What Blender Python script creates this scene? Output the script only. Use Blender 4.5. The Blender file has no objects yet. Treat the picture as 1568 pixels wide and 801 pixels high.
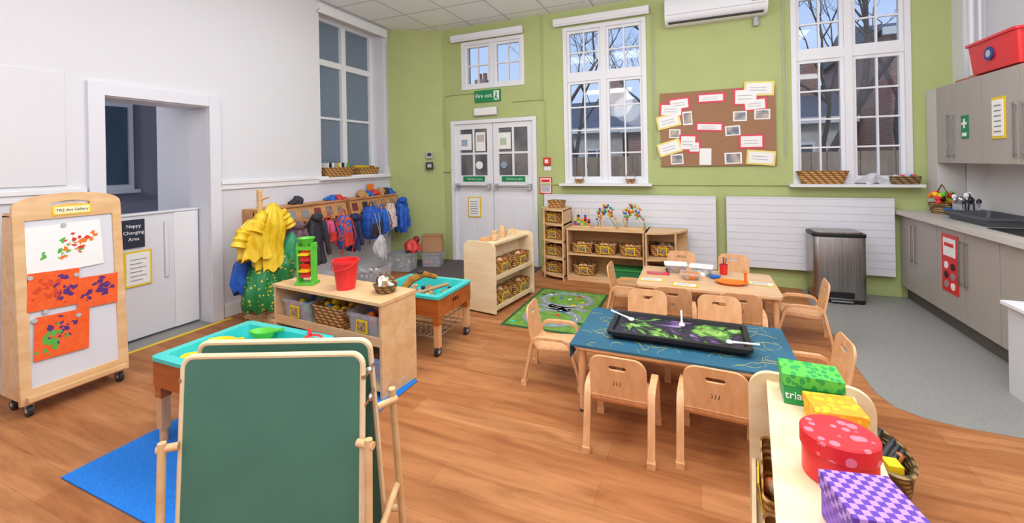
import bpy, math, random
from mathutils import Vector, Matrix, Euler
random.seed(7)
sc=bpy.context.scene
COL=sc.collection
# ------------------------------------------------------------ materials
def lin(h):
    h=h.lstrip('#'); out=[]
    for i in (0,2,4):
        c=int(h[i:i+2],16)/255
        out.append(c/12.92 if c<=.04045 else ((c+.055)/1.055)**2.4)
    return (*out,1)
MC={}
def M(name,hexc,rough=.55,metal=0.0,kind='plain',hex2=None,scale=(8,8,8),bump=0.0,spec=None,alpha=None,trans=0,lo=.35,hi=.65,detail=4):
    if name in MC: return MC[name]
    m=bpy.data.materials.new(name); m.use_nodes=True; nt=m.node_tree
    p=nt.nodes['Principled BSDF']; p.inputs['Base Color'].default_value=lin(hexc)
    p.inputs['Roughness'].default_value=rough; p.inputs['Metallic'].default_value=metal
    if spec is not None: p.inputs['Specular IOR Level'].default_value=spec
    if alpha is not None: p.inputs['Alpha'].default_value=alpha
    tc=nt.nodes.new('ShaderNodeTexCoord'); mp=nt.nodes.new('ShaderNodeMapping'); mp.inputs['Scale'].default_value=scale
    nt.links.new(tc.outputs['Object'],mp.inputs[0])
    if kind in('noise','wood','plain'):
        n=nt.nodes.new('ShaderNodeTexNoise'); n.inputs['Scale'].default_value=1; n.inputs['Detail'].default_value=detail
        if kind=='wood': n.inputs['Distortion'].default_value=.6
        nt.links.new(mp.outputs[0],n.inputs[0]); fac=n.outputs[0]
    elif kind=='voronoi':
        n=nt.nodes.new('ShaderNodeTexVoronoi'); n.inputs['Scale'].default_value=1
        nt.links.new(mp.outputs[0],n.inputs[0]); fac=n.outputs['Distance']
    elif kind=='check':
        n=nt.nodes.new('ShaderNodeTexChecker'); n.inputs['Scale'].default_value=1
        nt.links.new(mp.outputs[0],n.inputs[0]); fac=n.outputs[1]
    if hex2:
        r=nt.nodes.new('ShaderNodeValToRGB'); r.color_ramp.elements[0].position=lo; r.color_ramp.elements[1].position=hi
        r.color_ramp.elements[0].color=lin(hexc); r.color_ramp.elements[1].color=lin(hex2)
        nt.links.new(fac,r.inputs[0]); nt.links.new(r.outputs[0],p.inputs['Base Color'])
    if bump>0:
        b=nt.nodes.new('ShaderNodeBump'); b.inputs['Strength'].default_value=bump; b.inputs['Distance'].default_value=.01
        nt.links.new(fac,b.inputs['Height']); nt.links.new(b.outputs[0],p.inputs['Normal'])
    MC[name]=m; return m
def weave(name,h1,h2,sx=60,sz=90):
    m=bpy.data.materials.new(name); m.use_nodes=True; nt=m.node_tree; p=nt.nodes['Principled BSDF']; p.inputs['Roughness'].default_value=.6
    tc=nt.nodes.new('ShaderNodeTexCoord'); a=nt.nodes.new('ShaderNodeTexWave'); b=nt.nodes.new('ShaderNodeTexWave')
    a.wave_type='BANDS'; a.bands_direction='Z'; a.inputs['Scale'].default_value=sz/6.3; a.inputs['Distortion'].default_value=1
    b.bands_direction='DIAGONAL'; b.inputs['Scale'].default_value=sx/6.3; b.inputs['Distortion'].default_value=.5
    mu=nt.nodes.new('ShaderNodeMath'); mu.operation='MULTIPLY'
    for w in(a,b): nt.links.new(tc.outputs['Object'],w.inputs[0])
    nt.links.new(a.outputs[1],mu.inputs[0]); nt.links.new(b.outputs[1],mu.inputs[1])
    r=nt.nodes.new('ShaderNodeValToRGB'); r.color_ramp.elements[0].color=lin(h1); r.color_ramp.elements[1].color=lin(h2); r.color_ramp.elements[0].position=.05; r.color_ramp.elements[1].position=.55
    nt.links.new(mu.outputs[0],r.inputs[0]); nt.links.new(r.outputs[0],p.inputs['Base Color'])
    bp=nt.nodes.new('ShaderNodeBump'); bp.inputs['Strength'].default_value=.6; bp.inputs['Distance'].default_value=.01
    nt.links.new(mu.outputs[0],bp.inputs['Height']); nt.links.new(bp.outputs[0],p.inputs['Normal'])
    return m
white=M('white_paint','#ECEDF1',.5,scale=(30,30,30),bump=.03)
wallw=M('wall_white','#E2E2E7',.7,scale=(40,40,40),bump=.04)
walllow=M('wall_lower_white','#DEDFE7',.6,scale=(40,40,40),bump=.04)
green=M('wall_green','#B3BF7E',.7,kind='noise',hex2='#B7C382',scale=(3,3,3),bump=.04)
jamb=M('jamb_white','#E3E4EC',.45)
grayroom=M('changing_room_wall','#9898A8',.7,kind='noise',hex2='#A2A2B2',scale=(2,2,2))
wood=M('beech_ply','#DDB07C',.45,kind='wood',hex2='#E9C494',scale=(4,14,14),bump=.02)
woodc=M('beech_chair','#DEA471',.38,kind='wood',hex2='#EAB888',scale=(22,22,5),bump=.01)
woodt=M('beech_table_top','#DFB183',.35,kind='wood',hex2='#EBC69C',scale=(2,14,14))
woodl=M('birch_pale','#EBD0A4',.42,kind='wood',hex2='#F3DEBA',scale=(4,14,14))
woodo=M('orange_wood','#A9541C',.4,kind='wood',hex2='#BF6A2F',scale=(3,12,20))
woodr=M('rack_wood','#BE8450',.45,kind='wood',hex2='#D59A66',scale=(14,3,14))
birchedge=M('ply_edge','#C79A66',.6)
wick=weave('wicker','#8A5A28','#DDAE6C'); wickd=weave('wicker_dark','#5A4428','#A88A58')
yel=M('plastic_yellow','#F2CE1C',.4); red=M('plastic_red','#E32B2E',.35); blue=M('plastic_blue','#1E6BC8',.4)
lime=M('plastic_lime','#5CC83A',.35); orange=M('plastic_orange','#F08022',.4); turq=M('plastic_turquoise','#2FC4C0',.3,kind='noise',hex2='#43D0CA',scale=(3,3,3))
black=M('black_plastic','#17181B',.4); dark=M('dark_grey','#2B2D33',.5); grey=M('mid_grey','#8D8F94',.5); lgrey=M('light_grey','#B9BBC0',.5)
steel=M('brushed_steel','#B4B1AE',.32,metal=1,kind='noise',hex2='#9A9692',scale=(90,90,2)); chrome=M('chrome','#C9CBD0',.25,metal=1)
clear=M('clear_plastic','#E4EAF0',.12,alpha=.26); paper=M('paper_white','#F4F4F2',.6); brownp=M('brown_paper','#B48A62',.7)
gry=M('sign_green','#0E8A50',.4); txtw=M('sign_text_white','#F6F6F6',.5); txtk=M('ink_black','#1A1A1E',.6)
cab=M('cabinet_taupe','#ADA49B',.4,kind='noise',hex2='#B1A8A0',scale=(2,2,2)); cabd=M('cabinet_gap','#5E5852',.6); counter=M('counter_stone','#D3CDC6',.35,kind='noise',hex2='#C2BBB3',scale=(120,120,120))
slate=M('slate_roof','#4E525C',.7,kind='noise',hex2='#5E626C',scale=(2,2,9)); 
def glassmat(name,col,gl=.08):
    m=bpy.data.materials.new(name); m.use_nodes=True; nt=m.node_tree; nt.nodes.clear()
    o=nt.nodes.new('ShaderNodeOutputMaterial'); mx=nt.nodes.new('ShaderNodeMixShader'); t=nt.nodes.new('ShaderNodeBsdfTransparent'); g=nt.nodes.new('ShaderNodeBsdfGlossy')
    t.inputs[0].default_value=col; g.inputs['Roughness'].default_value=.03; mx.inputs[0].default_value=gl
    nt.links.new(t.outputs[0],mx.inputs[1]); nt.links.new(g.outputs[0],mx.inputs[2]); nt.links.new(mx.outputs[0],o.inputs[0]); return m
glass=glassmat('window_glass',(.97,.98,1,1),.03)
frost=M('frosted_glass','#6E7F92',.3,kind='noise',hex2='#8292A2',scale=(60,60,60),bump=.5)
doorglass=M('door_glass_dim_lobby','#4E525A',.15,kind='noise',hex2='#7E7A78',scale=(4,4,3))  # dimness of the lobby behind the panes is painted into the glass colour
def floor_mat():
    m=bpy.data.materials.new('wood_plank_floor'); m.use_nodes=True; nt=m.node_tree; p=nt.nodes['Principled BSDF']; L=nt.links.new
    tc=nt.nodes.new('ShaderNodeTexCoord'); br=nt.nodes.new('ShaderNodeTexBrick'); L(tc.outputs['Object'],br.inputs[0])
    br.inputs['Scale'].default_value=1; br.inputs['Brick Width'].default_value=1.15; br.inputs['Row Height'].default_value=.15; br.inputs['Mortar Size'].default_value=.0008
    br.inputs['Color1'].default_value=lin('#B27446'); br.inputs['Color2'].default_value=lin('#C38858'); br.inputs['Mortar'].default_value=lin('#8E6040'); br.offset=.37; br.inputs['Bias'].default_value=-.1
    mp=nt.nodes.new('ShaderNodeMapping'); mp.inputs['Scale'].default_value=(1.1,9,1); L(tc.outputs['Object'],mp.inputs[0])
    n=nt.nodes.new('ShaderNodeTexNoise'); n.inputs['Scale'].default_value=1.6; n.inputs['Detail'].default_value=7; n.inputs['Roughness'].default_value=.65; n.inputs['Distortion'].default_value=.5; L(mp.outputs[0],n.inputs[0])
    r=nt.nodes.new('ShaderNodeValToRGB'); r.color_ramp.elements[0].position=.32; r.color_ramp.elements[1].position=.62; r.color_ramp.elements[0].color=lin('#C8B8AA'); r.color_ramp.elements[1].color=(1,1,1,1); L(n.outputs[0],r.inputs[0])
    mx=nt.nodes.new('ShaderNodeMix'); mx.data_type='RGBA'; mx.blend_type='MULTIPLY'; mx.inputs[0].default_value=.9
    L(br.outputs[0],mx.inputs[6]); L(r.outputs[0],mx.inputs[7]); L(mx.outputs[2],p.inputs['Base Color']); p.inputs['Roughness'].default_value=.55; p.inputs['Specular IOR Level'].default_value=.2
    return m
floorm=floor_mat()
vinyl=M('grey_vinyl','#8C8C8A',.5,kind='noise',hex2='#989892',scale=(160,160,160),lo=.45,hi=.55)
def grid_mat(name,base,line,bw,rh,ms,off=0,rough=.7,axes=None):
    m=bpy.data.materials.new(name); m.use_nodes=True; nt=m.node_tree; p=nt.nodes['Principled BSDF']; L=nt.links.new
    tc=nt.nodes.new('ShaderNodeTexCoord'); mp=nt.nodes.new('ShaderNodeMapping'); L(tc.outputs['Object'],mp.inputs[0])
    if axes: mp.inputs['Rotation'].default_value=axes
    br=nt.nodes.new('ShaderNodeTexBrick'); L(mp.outputs[0],br.inputs[0]); br.inputs['Scale'].default_value=1; br.inputs['Brick Width'].default_value=bw; br.inputs['Row Height'].default_value=rh; br.inputs['Mortar Size'].default_value=ms; br.offset=off
    br.inputs['Color1'].default_value=lin(base[0]); br.inputs['Color2'].default_value=lin(base[1]); br.inputs['Mortar'].default_value=lin(line); L(br.outputs[0],p.inputs['Base Color']); p.inputs['Roughness'].default_value=rough; return m
ceilm=grid_mat('ceiling_tiles',('#F2F6F9','#F6F9FB'),'#C0C6CC',.6,.6,.011)
brick=grid_mat('brick_house',('#8A5A48','#9C6854'),'#A3978C',.23,.08,.01,.5,axes=(math.pi/2,0,0))
# ------------------------------------------------------------ builder
class B:
    def __init__(s): s.v=[]; s.f=[]; s.mi=[]; s.mats=[]; s.T=Matrix()
    def mat(s,m):
        if m not in s.mats: s.mats.append(m)
        return s.mats.index(m)
    def add(s,vs,fs,m):
        o=len(s.v); k=s.mat(m); s.v+= [s.T@Vector(v) for v in vs]
        for f in fs: s.f.append([o+i for i in f]); s.mi.append(k)
    def box(s,x0,x1,y0,y1,z0,z1,m):
        s.add([(x0,y0,z0),(x1,y0,z0),(x1,y1,z0),(x0,y1,z0),(x0,y0,z1),(x1,y0,z1),(x1,y1,z1),(x0,y1,z1)],[(0,3,2,1),(4,5,6,7),(0,1,5,4),(1,2,6,5),(2,3,7,6),(3,0,4,7)],m)
    def rb(s,c,size,m,rot=(0,0,0)):
        T=s.T; s.T=T@Matrix.Translation(c)@Euler(rot).to_matrix().to_4x4(); x,y,z=[q/2 for q in size]; s.box(-x,x,-y,y,-z,z,m); s.T=T
    def cyl(s,p0,p1,r0,m,r1=None,n=14):
        r1=r0 if r1 is None else r1; s.tube([p0,p1],[r0,r1],m,n)
    def tube(s,pts,r,m,n=8,closed=False):
        pts=[Vector(p) for p in pts]; N=len(pts); rs=r if isinstance(r,(list,tuple)) else [r]*N; rings=[]; up=None
        for i,p in enumerate(pts):
            if closed: t=(pts[(i+1)%N]-pts[i-1])
            else: t=(pts[min(i+1,N-1)]-pts[max(i-1,0)])
            t.normalize()
            if up is None: a=Vector((0,0,1)) if abs(t.z)<.9 else Vector((1,0,0)); up=(a-t*a.dot(t)).normalized()
            else:
                up=(up-t*up.dot(t)); up.normalize()
            w=t.cross(up); rings.append([p+(up*math.cos(2*math.pi*k/n)+w*math.sin(2*math.pi*k/n))*rs[i] for k in range(n)])
        s.loft(rings,m,cap=not closed,closed=closed)
    def loft(s,rings,m,cap=True,closed=False):
        n=len(rings[0]); vs=[v for r in rings for v in r]; fs=[]; R=len(rings)
        for i in range(R if closed else R-1):
            for k in range(n):
                a=i*n+k; b=i*n+(k+1)%n; c=((i+1)%R)*n+(k+1)%n; d=((i+1)%R)*n+k; fs.append((a,b,c,d))
        if cap: fs.append(tuple(range(n-1,-1,-1))); fs.append(tuple((R-1)*n+k for k in range(n)))
        s.add(vs,fs,m)
    def lathe(s,prof,m,c=(0,0,0),n=24,sx=1,sy=1,cap=True):
        s.loft([[(c[0]+r*sx*math.cos(2*math.pi*k/n),c[1]+r*sy*math.sin(2*math.pi*k/n),c[2]+z) for k in range(n)] for r,z in prof],m,cap)
    def sph(s,c,r,m,n=14,k=8):
        if not isinstance(r,(tuple,list)): r=(r,r,r)
        s.lathe([(math.sin(math.pi*max(.02,min(.98,i/k)))*r[0],-math.cos(math.pi*i/k)*r[2]) for i in range(k+1)],m,c,n,1,r[1]/r[0])
    def ribbon(s,pts,w,t,m,ax='x',pos=0):
        N=len(pts); rings=[]
        for i,(y,z) in enumerate(pts):
            a=pts[max(i-1,0)]; b=pts[min(i+1,N-1)]; dy,dz=b[0]-a[0],b[1]-a[1]; l=math.hypot(dy,dz); ny,nz=-dz/l,dy/l
            q=[(-w/2,-t/2),(w/2,-t/2),(w/2,t/2),(-w/2,t/2)]
            rings.append([(pos+u, y+ny*v, z+nz*v) for u,v in q] if ax=='x' else [(y+ny*v,pos+u,z+nz*v) for u,v in q])
        s.loft(rings,m)
    def mesh(s,me,Mx,m):
        s2=s.T@Mx; o=len(s.v); k=s.mat(m); s.v+=[s2@v.co for v in me.vertices]
        for p in me.polygons: s.f.append([o+i for i in p.vertices]); s.mi.append(k)
    def plate(s,outer,holes,th,m,Mx=Matrix(),bev=.002):
        cu=bpy.data.curves.new('c','CURVE'); cu.dimensions='2D'; cu.fill_mode='BOTH'; cu.extrude=th/2-bev; cu.bevel_depth=bev; cu.bevel_resolution=1
        for pl in [outer]+list(holes):
            sp=cu.splines.new('POLY'); sp.points.add(len(pl)-1); sp.use_cyclic_u=True
            for q,(x,y) in zip(sp.points,pl): q.co=(x,y,0,1)
        s._cu(cu,Mx,m)
    def text(s,txt,size,m,Mx,align='CENTER',ext=.0008):
        cu=bpy.data.curves.new('t','FONT'); cu.body=txt; cu.size=size; cu.align_x=align; cu.align_y='CENTER'; cu.extrude=ext; cu.resolution_u=2; s._cu(cu,Mx,m)
    def _cu(s,cu,Mx,m):
        ob=bpy.data.objects.new('tmp',cu); COL.objects.link(ob); dg=bpy.context.evaluated_depsgraph_get(); dg.update()
        me=bpy.data.meshes.new_from_object(ob.evaluated_get(dg)); s.mesh(me,Mx,m); bpy.data.objects.remove(ob); bpy.data.meshes.remove(me); bpy.data.curves.remove(cu)
    def data(s,name):
        me=bpy.data.meshes.new(name); me.from_pydata([tuple(v) for v in s.v],[],s.f)
        for m in s.mats: me.materials.append(m)
        me.polygons.foreach_set('material_index',s.mi); me.update()
        me.shade_smooth(); me.set_sharp_from_angle(angle=math.radians(38)); return me
    def done(s,name,loc=(0,0,0),rz=0,bev=0,me=None):
        return inst(name,s.data(name),loc,rz,bev)
def inst(name,me,loc=(0,0,0),rz=0,bev=0):
    o=bpy.data.objects.new(name,me); COL.objects.link(o); o.location=loc; o.rotation_euler=(0,0,rz)
    if bev:
        b=o.modifiers.new('bevel','BEVEL'); b.width=bev; b.segments=2; b.limit_method='ANGLE'; b.angle_limit=math.radians(50)
    return o
def rrect(x0,x1,y0,y1,r,n=6):
    if not isinstance(r,(list,tuple)): r=[r]*4
    pts=[]
    for (cx,cy,a0,rr) in ((x1,y0,-90,r[0]),(x1,y1,0,r[1]),(x0,y1,90,r[2]),(x0,y0,180,r[3])):
        sx=1 if cx==x1 else -1; sy=1 if cy==y1 else -1
        if rr<=0: pts.append((cx,cy)); continue
        for i in range(n+1):
            a=math.radians(a0+90*i/n); pts.append((cx-sx*rr+rr*math.cos(a),cy-sy*rr+rr*math.sin(a)))
    return pts
FX=Matrix(((0,0,1,0),(1,0,0,0),(0,1,0,0),(0,0,0,1)))
FY=Matrix(((1,0,0,0),(0,0,-1,0),(0,1,0,0),(0,0,0,1)))
def TR(x,y,z): return Matrix.Translation((x,y,z))
# ------------------------------------------------------------ room shell
CZ=3.5; YB=5.64; XL=-4.25; XR=2.52; Y0=-2.4
b=B(); b.box(XL,XR,Y0,YB,-.1,0,floorm); b.done('floor')
b=B(); b.box(XL-.3,XR+.2,Y0-.2,YB+.3,CZ,CZ+.1,ceilm); b.done('ceiling')
def wall(name,axis,pos,th,a0,a1,z0,z1,holes,m,m2=None,zs=None):
    b=B(); A=sorted(set([a0,a1]+[h[0] for h in holes]+[h[1] for h in holes])); Z=sorted(set([z0,z1]+[h[2] for h in holes]+[h[3] for h in holes]+([zs] if zs else [])))
    for i in range(len(A)-1):
        for j in range(len(Z)-1):
            ca,cz=(A[i]+A[i+1])/2,(Z[j]+Z[j+1])/2
            if any(h[0]<ca<h[1] and h[2]<cz<h[3] for h in holes): continue
            mm=m2 if (zs and cz<zs) else m
            if axis=='y': b.box(A[i],A[i+1],pos,pos+th,Z[j],Z[j+1],mm)
            else: b.box(pos-th,pos,A[i],A[i+1],Z[j],Z[j+1],mm)
    return b.done(name)
W1=(-3.21,-2.20,2.56,3.27); W2=(-1.63,-.55,1.17,3.27); W3=(1.0,2.04,1.17,3.29); DO=(-3.42,-2.03,0,2.11)
wall('wall_back','y',YB,.28,-3.6,XR+.2,0,CZ,[W1,W2,W3,DO],green)
wall('wall_left','x',XL,.3,Y0,5.3,0,CZ,[(1.80,2.62,0,2.06),(3.94,5.12,1.32,3.42)],wallw,walllow,1.33)
wall('wall_right','x',XR+.2,.2,Y0,YB,0,CZ,[],wallw)
wall('wall_front','y',Y0-.2,.2,XL,XR,0,CZ,[],wallw)
b=B(); p=[(-4.25,5.22),(-3.55,5.64),(-3.55,5.9),(-4.5,5.9),(-4.5,5.22)]
b.loft([[(x,y,0) for x,y in p],[(x,y,CZ) for x,y in p]],green); b.done('wall_corner')
b=B(); b.box(2.36,XR,5.44,YB,0,CZ,wallw); b.tube([(2.40,5.40,1.4+.8),(2.40,5.40,CZ)],.02,white); b.tube([(2.46,5.40,2.2),(2.46,5.40,CZ)],.014,white); b.done('wall_pipe_boxing')
b=B(); b.box(XL,XL+.03,2.71,5.2,1.30,1.335,white); b.box(XL,XL+.018,2.71,5.2,1.25,1.30,white); b.done('trim_1',bev=.004)
b=B(); b.box(XL,XL+.03,Y0,1.71,1.30,1.335,white); b.box(XL,XL+.018,Y0,1.71,1.25,1.30,white); b.done('trim_2',bev=.004)
b=B(); b.box(XL,XL+.02,2.72,5.2,0,.13,white); b.box(XL,XL+.02,Y0,1.72,0,.13,white); b.done('baseboard_left',bev=.004)
b=B(); b.box(-2.0,1.93,YB-.02,YB,0,.10,green); b.done('baseboard_back',bev=.004)
b=B(); b.box(-3.55,-3.43,5.61,YB,1.33,1.37,green); b.box(-2.0,1.0,5.62,YB,1.145,1.17,green); b.done('trim_3',bev=.004)
b=B(); b.box(XL,XL+.012,.9,1.60,1.36,2.18,wallw); b.done('trim_4',bev=.003)
b=B()
b.box(XL,XL+.035,1.72,1.82,0,2.15,jamb); b.box(XL,XL+.035,2.60,2.70,0,2.15,jamb); b.box(XL,XL+.033,1.821,2.599,2.05,2.148,jamb)
b.box(XL-.3,XL-.001,1.80,1.822,0,2.05,jamb); b.box(XL-.3,XL-.001,2.598,2.62,0,2.05,jamb); b.box(XL-.3,XL-.001,1.823,2.597,2.04,2.06,jamb)
b.done('trim_5')
b=B()
b.box(-5.1,-4.551,2.62,2.80,0,CZ,jamb); b.box(-5.1,-4.551,1.62,1.80,0,CZ,jamb); b.box(-5.1,-4.551,1.80,2.62,2.16,CZ,jamb)
b.done('wall_passage')
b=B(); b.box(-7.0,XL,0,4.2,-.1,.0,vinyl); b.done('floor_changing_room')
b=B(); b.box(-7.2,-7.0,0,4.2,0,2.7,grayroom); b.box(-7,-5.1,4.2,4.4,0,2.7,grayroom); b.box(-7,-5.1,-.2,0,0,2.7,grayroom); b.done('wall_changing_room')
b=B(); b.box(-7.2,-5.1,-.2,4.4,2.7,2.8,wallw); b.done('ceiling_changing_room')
b=B(); b.box(-6.998,-6.95,1.75,3.3,1.2,2.36,jamb); b.box(-6.96,-6.94,1.82,3.23,1.27,2.29,M('night_glass','#44586A',.5,kind='noise',hex2='#4E6274',scale=(6,6,2))); b.box(-7,-6.9,1.70,3.35,1.15,1.2,jamb); b.box(-6.95,-6.93,2.5,2.56,1.27,2.29,M('night_frame','#5A6874',.4)); b.done('window_5',bev=.003)
b=B(); b.box(-4.46,-4.40,1.84,2.585,.02,1.07,jamb); b.box(-4.395,-4.38,2.3,2.33,.5,1.0,jamb)
b.box(-4.475,-4.385,1.84,2.585,1.071,1.09,jamb); b.box(-4.40,-4.392,2.38,2.585,.02,1.068,white); b.done('changing_room_gate',bev=.004)
b=B(); b.box(-4.391,-4.386,1.99,2.15,.80,1.04,M('navy_sign','#222B3F',.5))
for i,t in enumerate(('Nappy','Changing','Area')): b.text(t,.04,txtw,TR(-4.384,2.07,.985-.055*i)@FX)
b.done('nappy_changing_sign')
b=B(); b.box(-4.391,-4.388,2.0,2.20,.47,.77,yel); b.box(-4.388,-4.386,2.015,2.185,.485,.755,paper)
for i in range(6): b.box(-4.386,-4.385,2.04,2.13+.03*(i%2),.52+.035*i,.527+.035*i,grey)
b.done('yellow_framed_notice')
b=B(); b.box(-4.2,-4.16,1.75,2.75,0,.004,yel); b.done('yellow_floor_tape')
b=B(); b.box(XL,-4.2,1.8,2.62,0,.003,vinyl); b.done('floor_threshold')
# ------------------------------------------------------------ windows
def casement(b,x0,x1,z0,z1,nc,nr,y,fr=.035,bar=.018):
    b.box(x0,x1,y,y+.05,z0,z0+fr,white); b.box(x0,x1,y,y+.05,z1-fr,z1,white); b.box(x0,x0+fr,y,y+.05,z0+fr,z1-fr,white); b.box(x1-fr,x1,y,y+.05,z0+fr,z1-fr,white)
    for i in range(1,nc):
        x=x0+fr+(x1-x0-2*fr)*i/nc; b.box(x-bar/2,x+bar/2,y+.010,y+.040,z0+fr,z1-fr,white)
    for j in range(1,nr):
        z=z0+fr+(z1-z0-2*fr)*j/nr; b.box(x0+fr,x1-fr,y+.012,y+.038,z-bar/2,z+bar/2,white)
    b.box(x0+fr,x1-fr,y+.022,y+.028,z0+fr,z1-fr,glass)
def window(name,W,tz=None,nc=2,rows=(2,4),rail=True):
    x0,x1,z0,z1=W; b=B(); y=5.66; f=.05
    b.box(x0-.0,x0+f,y-.035,y+.12,z0,z1,white); b.box(x1-f,x1,y-.035,y+.12,z0,z1,white); b.box(x0+f,x1-f,y-.034,y+.12,z1-f,z1,white); b.box(x0+f,x1-f,y-.034,y+.12,z0,z0+f,white)
    xm=(x0+x1)/2; b.box(xm-.035,xm+.035,y-.025,y+.1,z0+f,z1-f,white)
    if tz: b.box(x0+f,x1-f,y-.018,y+.095,tz-.045,tz+.045,white)
    for a0,a1 in ((x0+f,xm-.035),(xm+.035,x1-f)):
        if tz: casement(b,a0,a1,z0+f,tz-.045,nc,rows[1],y); casement(b,a0,a1,tz+.045,z1-f,nc,rows[0],y)
        else: casement(b,a0,a1,z0+f,z1-f,nc,rows[0],y)
    if tz: b.box(x0-.05,x1+.05,5.50,5.624,z0-.03,z0,white)
    b.done(name)
window('window_1',W1,None,2,(2,)); window('window_2',W2,2.58); window('window_3',W3,2.58)
def blind(name,x0,x1,z):
    b=B(); b.box(x0,x1,5.54,5.60,z-.055,z+.02,white); b.cyl((x0,5.57,z-.06),(x1,5.57,z-.06),.018,white)
    for x in (x0+.03,x1-.03): b.box(x-.02,x+.02,5.60,5.638,z-.04,z+.01,lgrey)
    b.done(name,bev=.004)
blind('roller_blind',-3.35,-2.19,3.35); blind('roller_blind',-1.74,-.50,3.36); blind('roller_blind',.93,2.10,3.38)
for i,x in enumerate((-.48,.92)):
    b=B(); b.tube([(x,5.62,3.3),(x,5.62,1.5),(x+.015,5.62,1.45),(x+.03,5.62,1.5),(x+.03,5.62,3.3)],.003,lgrey,6); b.done('blind_cord')
b=B(); X=-4.50
b.box(X-.04,X+.04,3.94,5.12,1.32,1.40,white); b.box(X-.04,X+.04,3.94,5.12,3.36,3.42,white); b.box(X-.04,X+.04,3.94,4.0,1.4,3.36,white); b.box(X-.04,X+.04,5.06,5.12,1.4,3.36,white)
b.box(X-.03,X+.05,4.50,4.58,1.4,3.36,white); b.box(X-.028,X+.04,4.0,4.5,2.78,2.86,white); b.box(X-.028,X+.04,4.58,5.06,2.78,2.86,white)
for a0,a1 in ((4.0,4.5),(4.58,5.06)):
    b.box(X-.01,X,a0,a1,1.4,3.36,frost); b.box(X,X+.02,a0,a1,2.08,2.11,white)
b.done('window_4')
b=B(); b.box(-4.46,-4.17,3.88,5.16,1.285,1.318,white); b.done('trim_6',bev=.005)
b=B(); b.box(XL+.002,XL+.06,3.9,5.15,3.38,3.46,white); b.cyl((XL+.04,3.9,3.37),(XL+.04,5.15,3.37),.02,white); b.done('roller_blind')
b=B(); b.tube([(XL+.02,5.17,3.3),(XL+.02,5.17,1.45)],.003,lgrey,6); b.tube([(XL+.02,5.185,3.3),(XL+.02,5.185,1.45)],.003,lgrey,6); b.done('blind_cord')
# ------------------------------------------------------------ fire doors
b=B(); y=5.66
b.box(-3.415,-3.36,5.625,5.75,0,2.105,white); b.box(-2.09,-2.035,5.625,5.75,0,2.105,white); b.box(-3.36,-2.09,5.626,5.75,2.051,2.105,white)
for a0,a1 in ((-3.36,-2.73),(-2.72,-2.09)):
    m=(a0+a1)/2
    b.box(a0,a1,y,y+.045,.0,1.28,white); b.box(a0,a1,y,y+.045,1.97,2.05,white); b.box(a0,a0+.09,y,y+.045,1.28,1.97,white); b.box(a1-.09,a1,y,y+.045,1.28,1.97,white)
    b.box(m-.015,m+.015,y+.001,y+.044,1.28,1.97,white); b.box(a0+.09,a1-.09,y+.002,y+.043,1.59,1.62,white)
    b.box(a0+.09,a1-.09,y+.02,y+.026,1.28,1.97,doorglass)
    b.box(a0+.07,m-.01,y-.01,y,.15,.95,white); b.box(m+.01,a1-.07,y-.01,y,.15,.95,white)
    b.cyl((a0+.05,y-.07,1.12),(a1-.05,y-.07,1.12),.016,chrome); b.box(a0+.03,a0+.08,y-.08,y,1.08,1.16,lgrey); b.box(a1-.08,a1-.03,y-.08,y,1.08,1.16,lgrey)
    b.box(m-.18,m+.18,y-.012,y,1.19,1.265,gry); b.text('Push bar to open',.036,txtw,TR(m+.02,y-.0135,1.227)@FY)
    b.box(m-.24,m-.03,y-.005,y,1.66,1.9,paper); b.box(m-.20,m-.10,y-.007,y-.005,1.72,1.82,M('pale_print_a','#9AB0C8',.6) if a0<-3 else M('pale_print_b','#B8CDB0',.6))
    if a0<-3: b.box(m+.04,m+.20,y-.005,y,1.64,1.92,paper); b.box(m+.06,m+.18,y-.007,y-.005,1.78,1.88,M('pale_print_c','#C8B8B0',.6))
b.cyl((-2.95,5.655,1.43),(-2.95,5.66,1.43),.06,paper); b.cyl((-2.55,5.655,1.43),(-2.55,5.66,1.43),.05,M('pale_print_d','#8FA8B8',.6))
b.done('door_1')
b=B(); b.box(-3.14,-2.93,5.635,5.645,.66,.96,yel); b.box(-3.125,-2.945,5.630,5.636,.675,.945,paper)
for i in range(6): b.box(-3.1,-2.98,5.628,5.63,.71+.035*i,.72+.035*i,grey)
b.done('yellow_framed_notice')
b=B(); b.box(-2.99,-2.57,5.615,5.638,2.355,2.53,gry); b.text('Fire exit',.08,txtw,TR(-2.835,5.612,2.445)@FY,ext=.0015)
b.box(-2.675,-2.59,5.611,5.615,2.375,2.51,txtw); b.sph((-2.635,5.611,2.485),.012,gry); b.rb((-2.635,5.609,2.44),(.02,.004,.06),gry,(0,.3,0)); b.rb((-2.62,5.609,2.40),(.012,.004,.05),gry,(0,-.5,0)); b.rb((-2.655,5.609,2.40),(.012,.004,.05),gry,(0,.6,0)); b.done('fire_exit_sign')
b=B(); b.box(-2.99,-2.63,5.58,5.638,2.16,2.27,M('emergency_light_lens','#F1F1EC',.3)); b.box(-3.0,-2.62,5.60,5.637,2.15,2.28,lgrey); b.done('emergency_light',bev=.01)
b=B(); b.box(-2.0,-1.82,5.628,5.638,1.02,1.25,red); b.box(-1.985,-1.835,5.624,5.63,1.035,1.235,paper); b.box(-1.97,-1.85,5.622,5.625,1.18,1.22,red); b.box(-1.97,-1.85,5.622,5.625,1.05,1.15,lgrey); b.done('fire_action_notice')
b=B(); b.box(-1.93,-1.83,5.59,5.638,1.42,1.52,red); b.box(-1.905,-1.855,5.585,5.59,1.445,1.495,paper); b.box(-1.93,-1.83,5.63,5.638,1.34,1.40,paper); b.done('fire_alarm_call_point',bev=.005)
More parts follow.
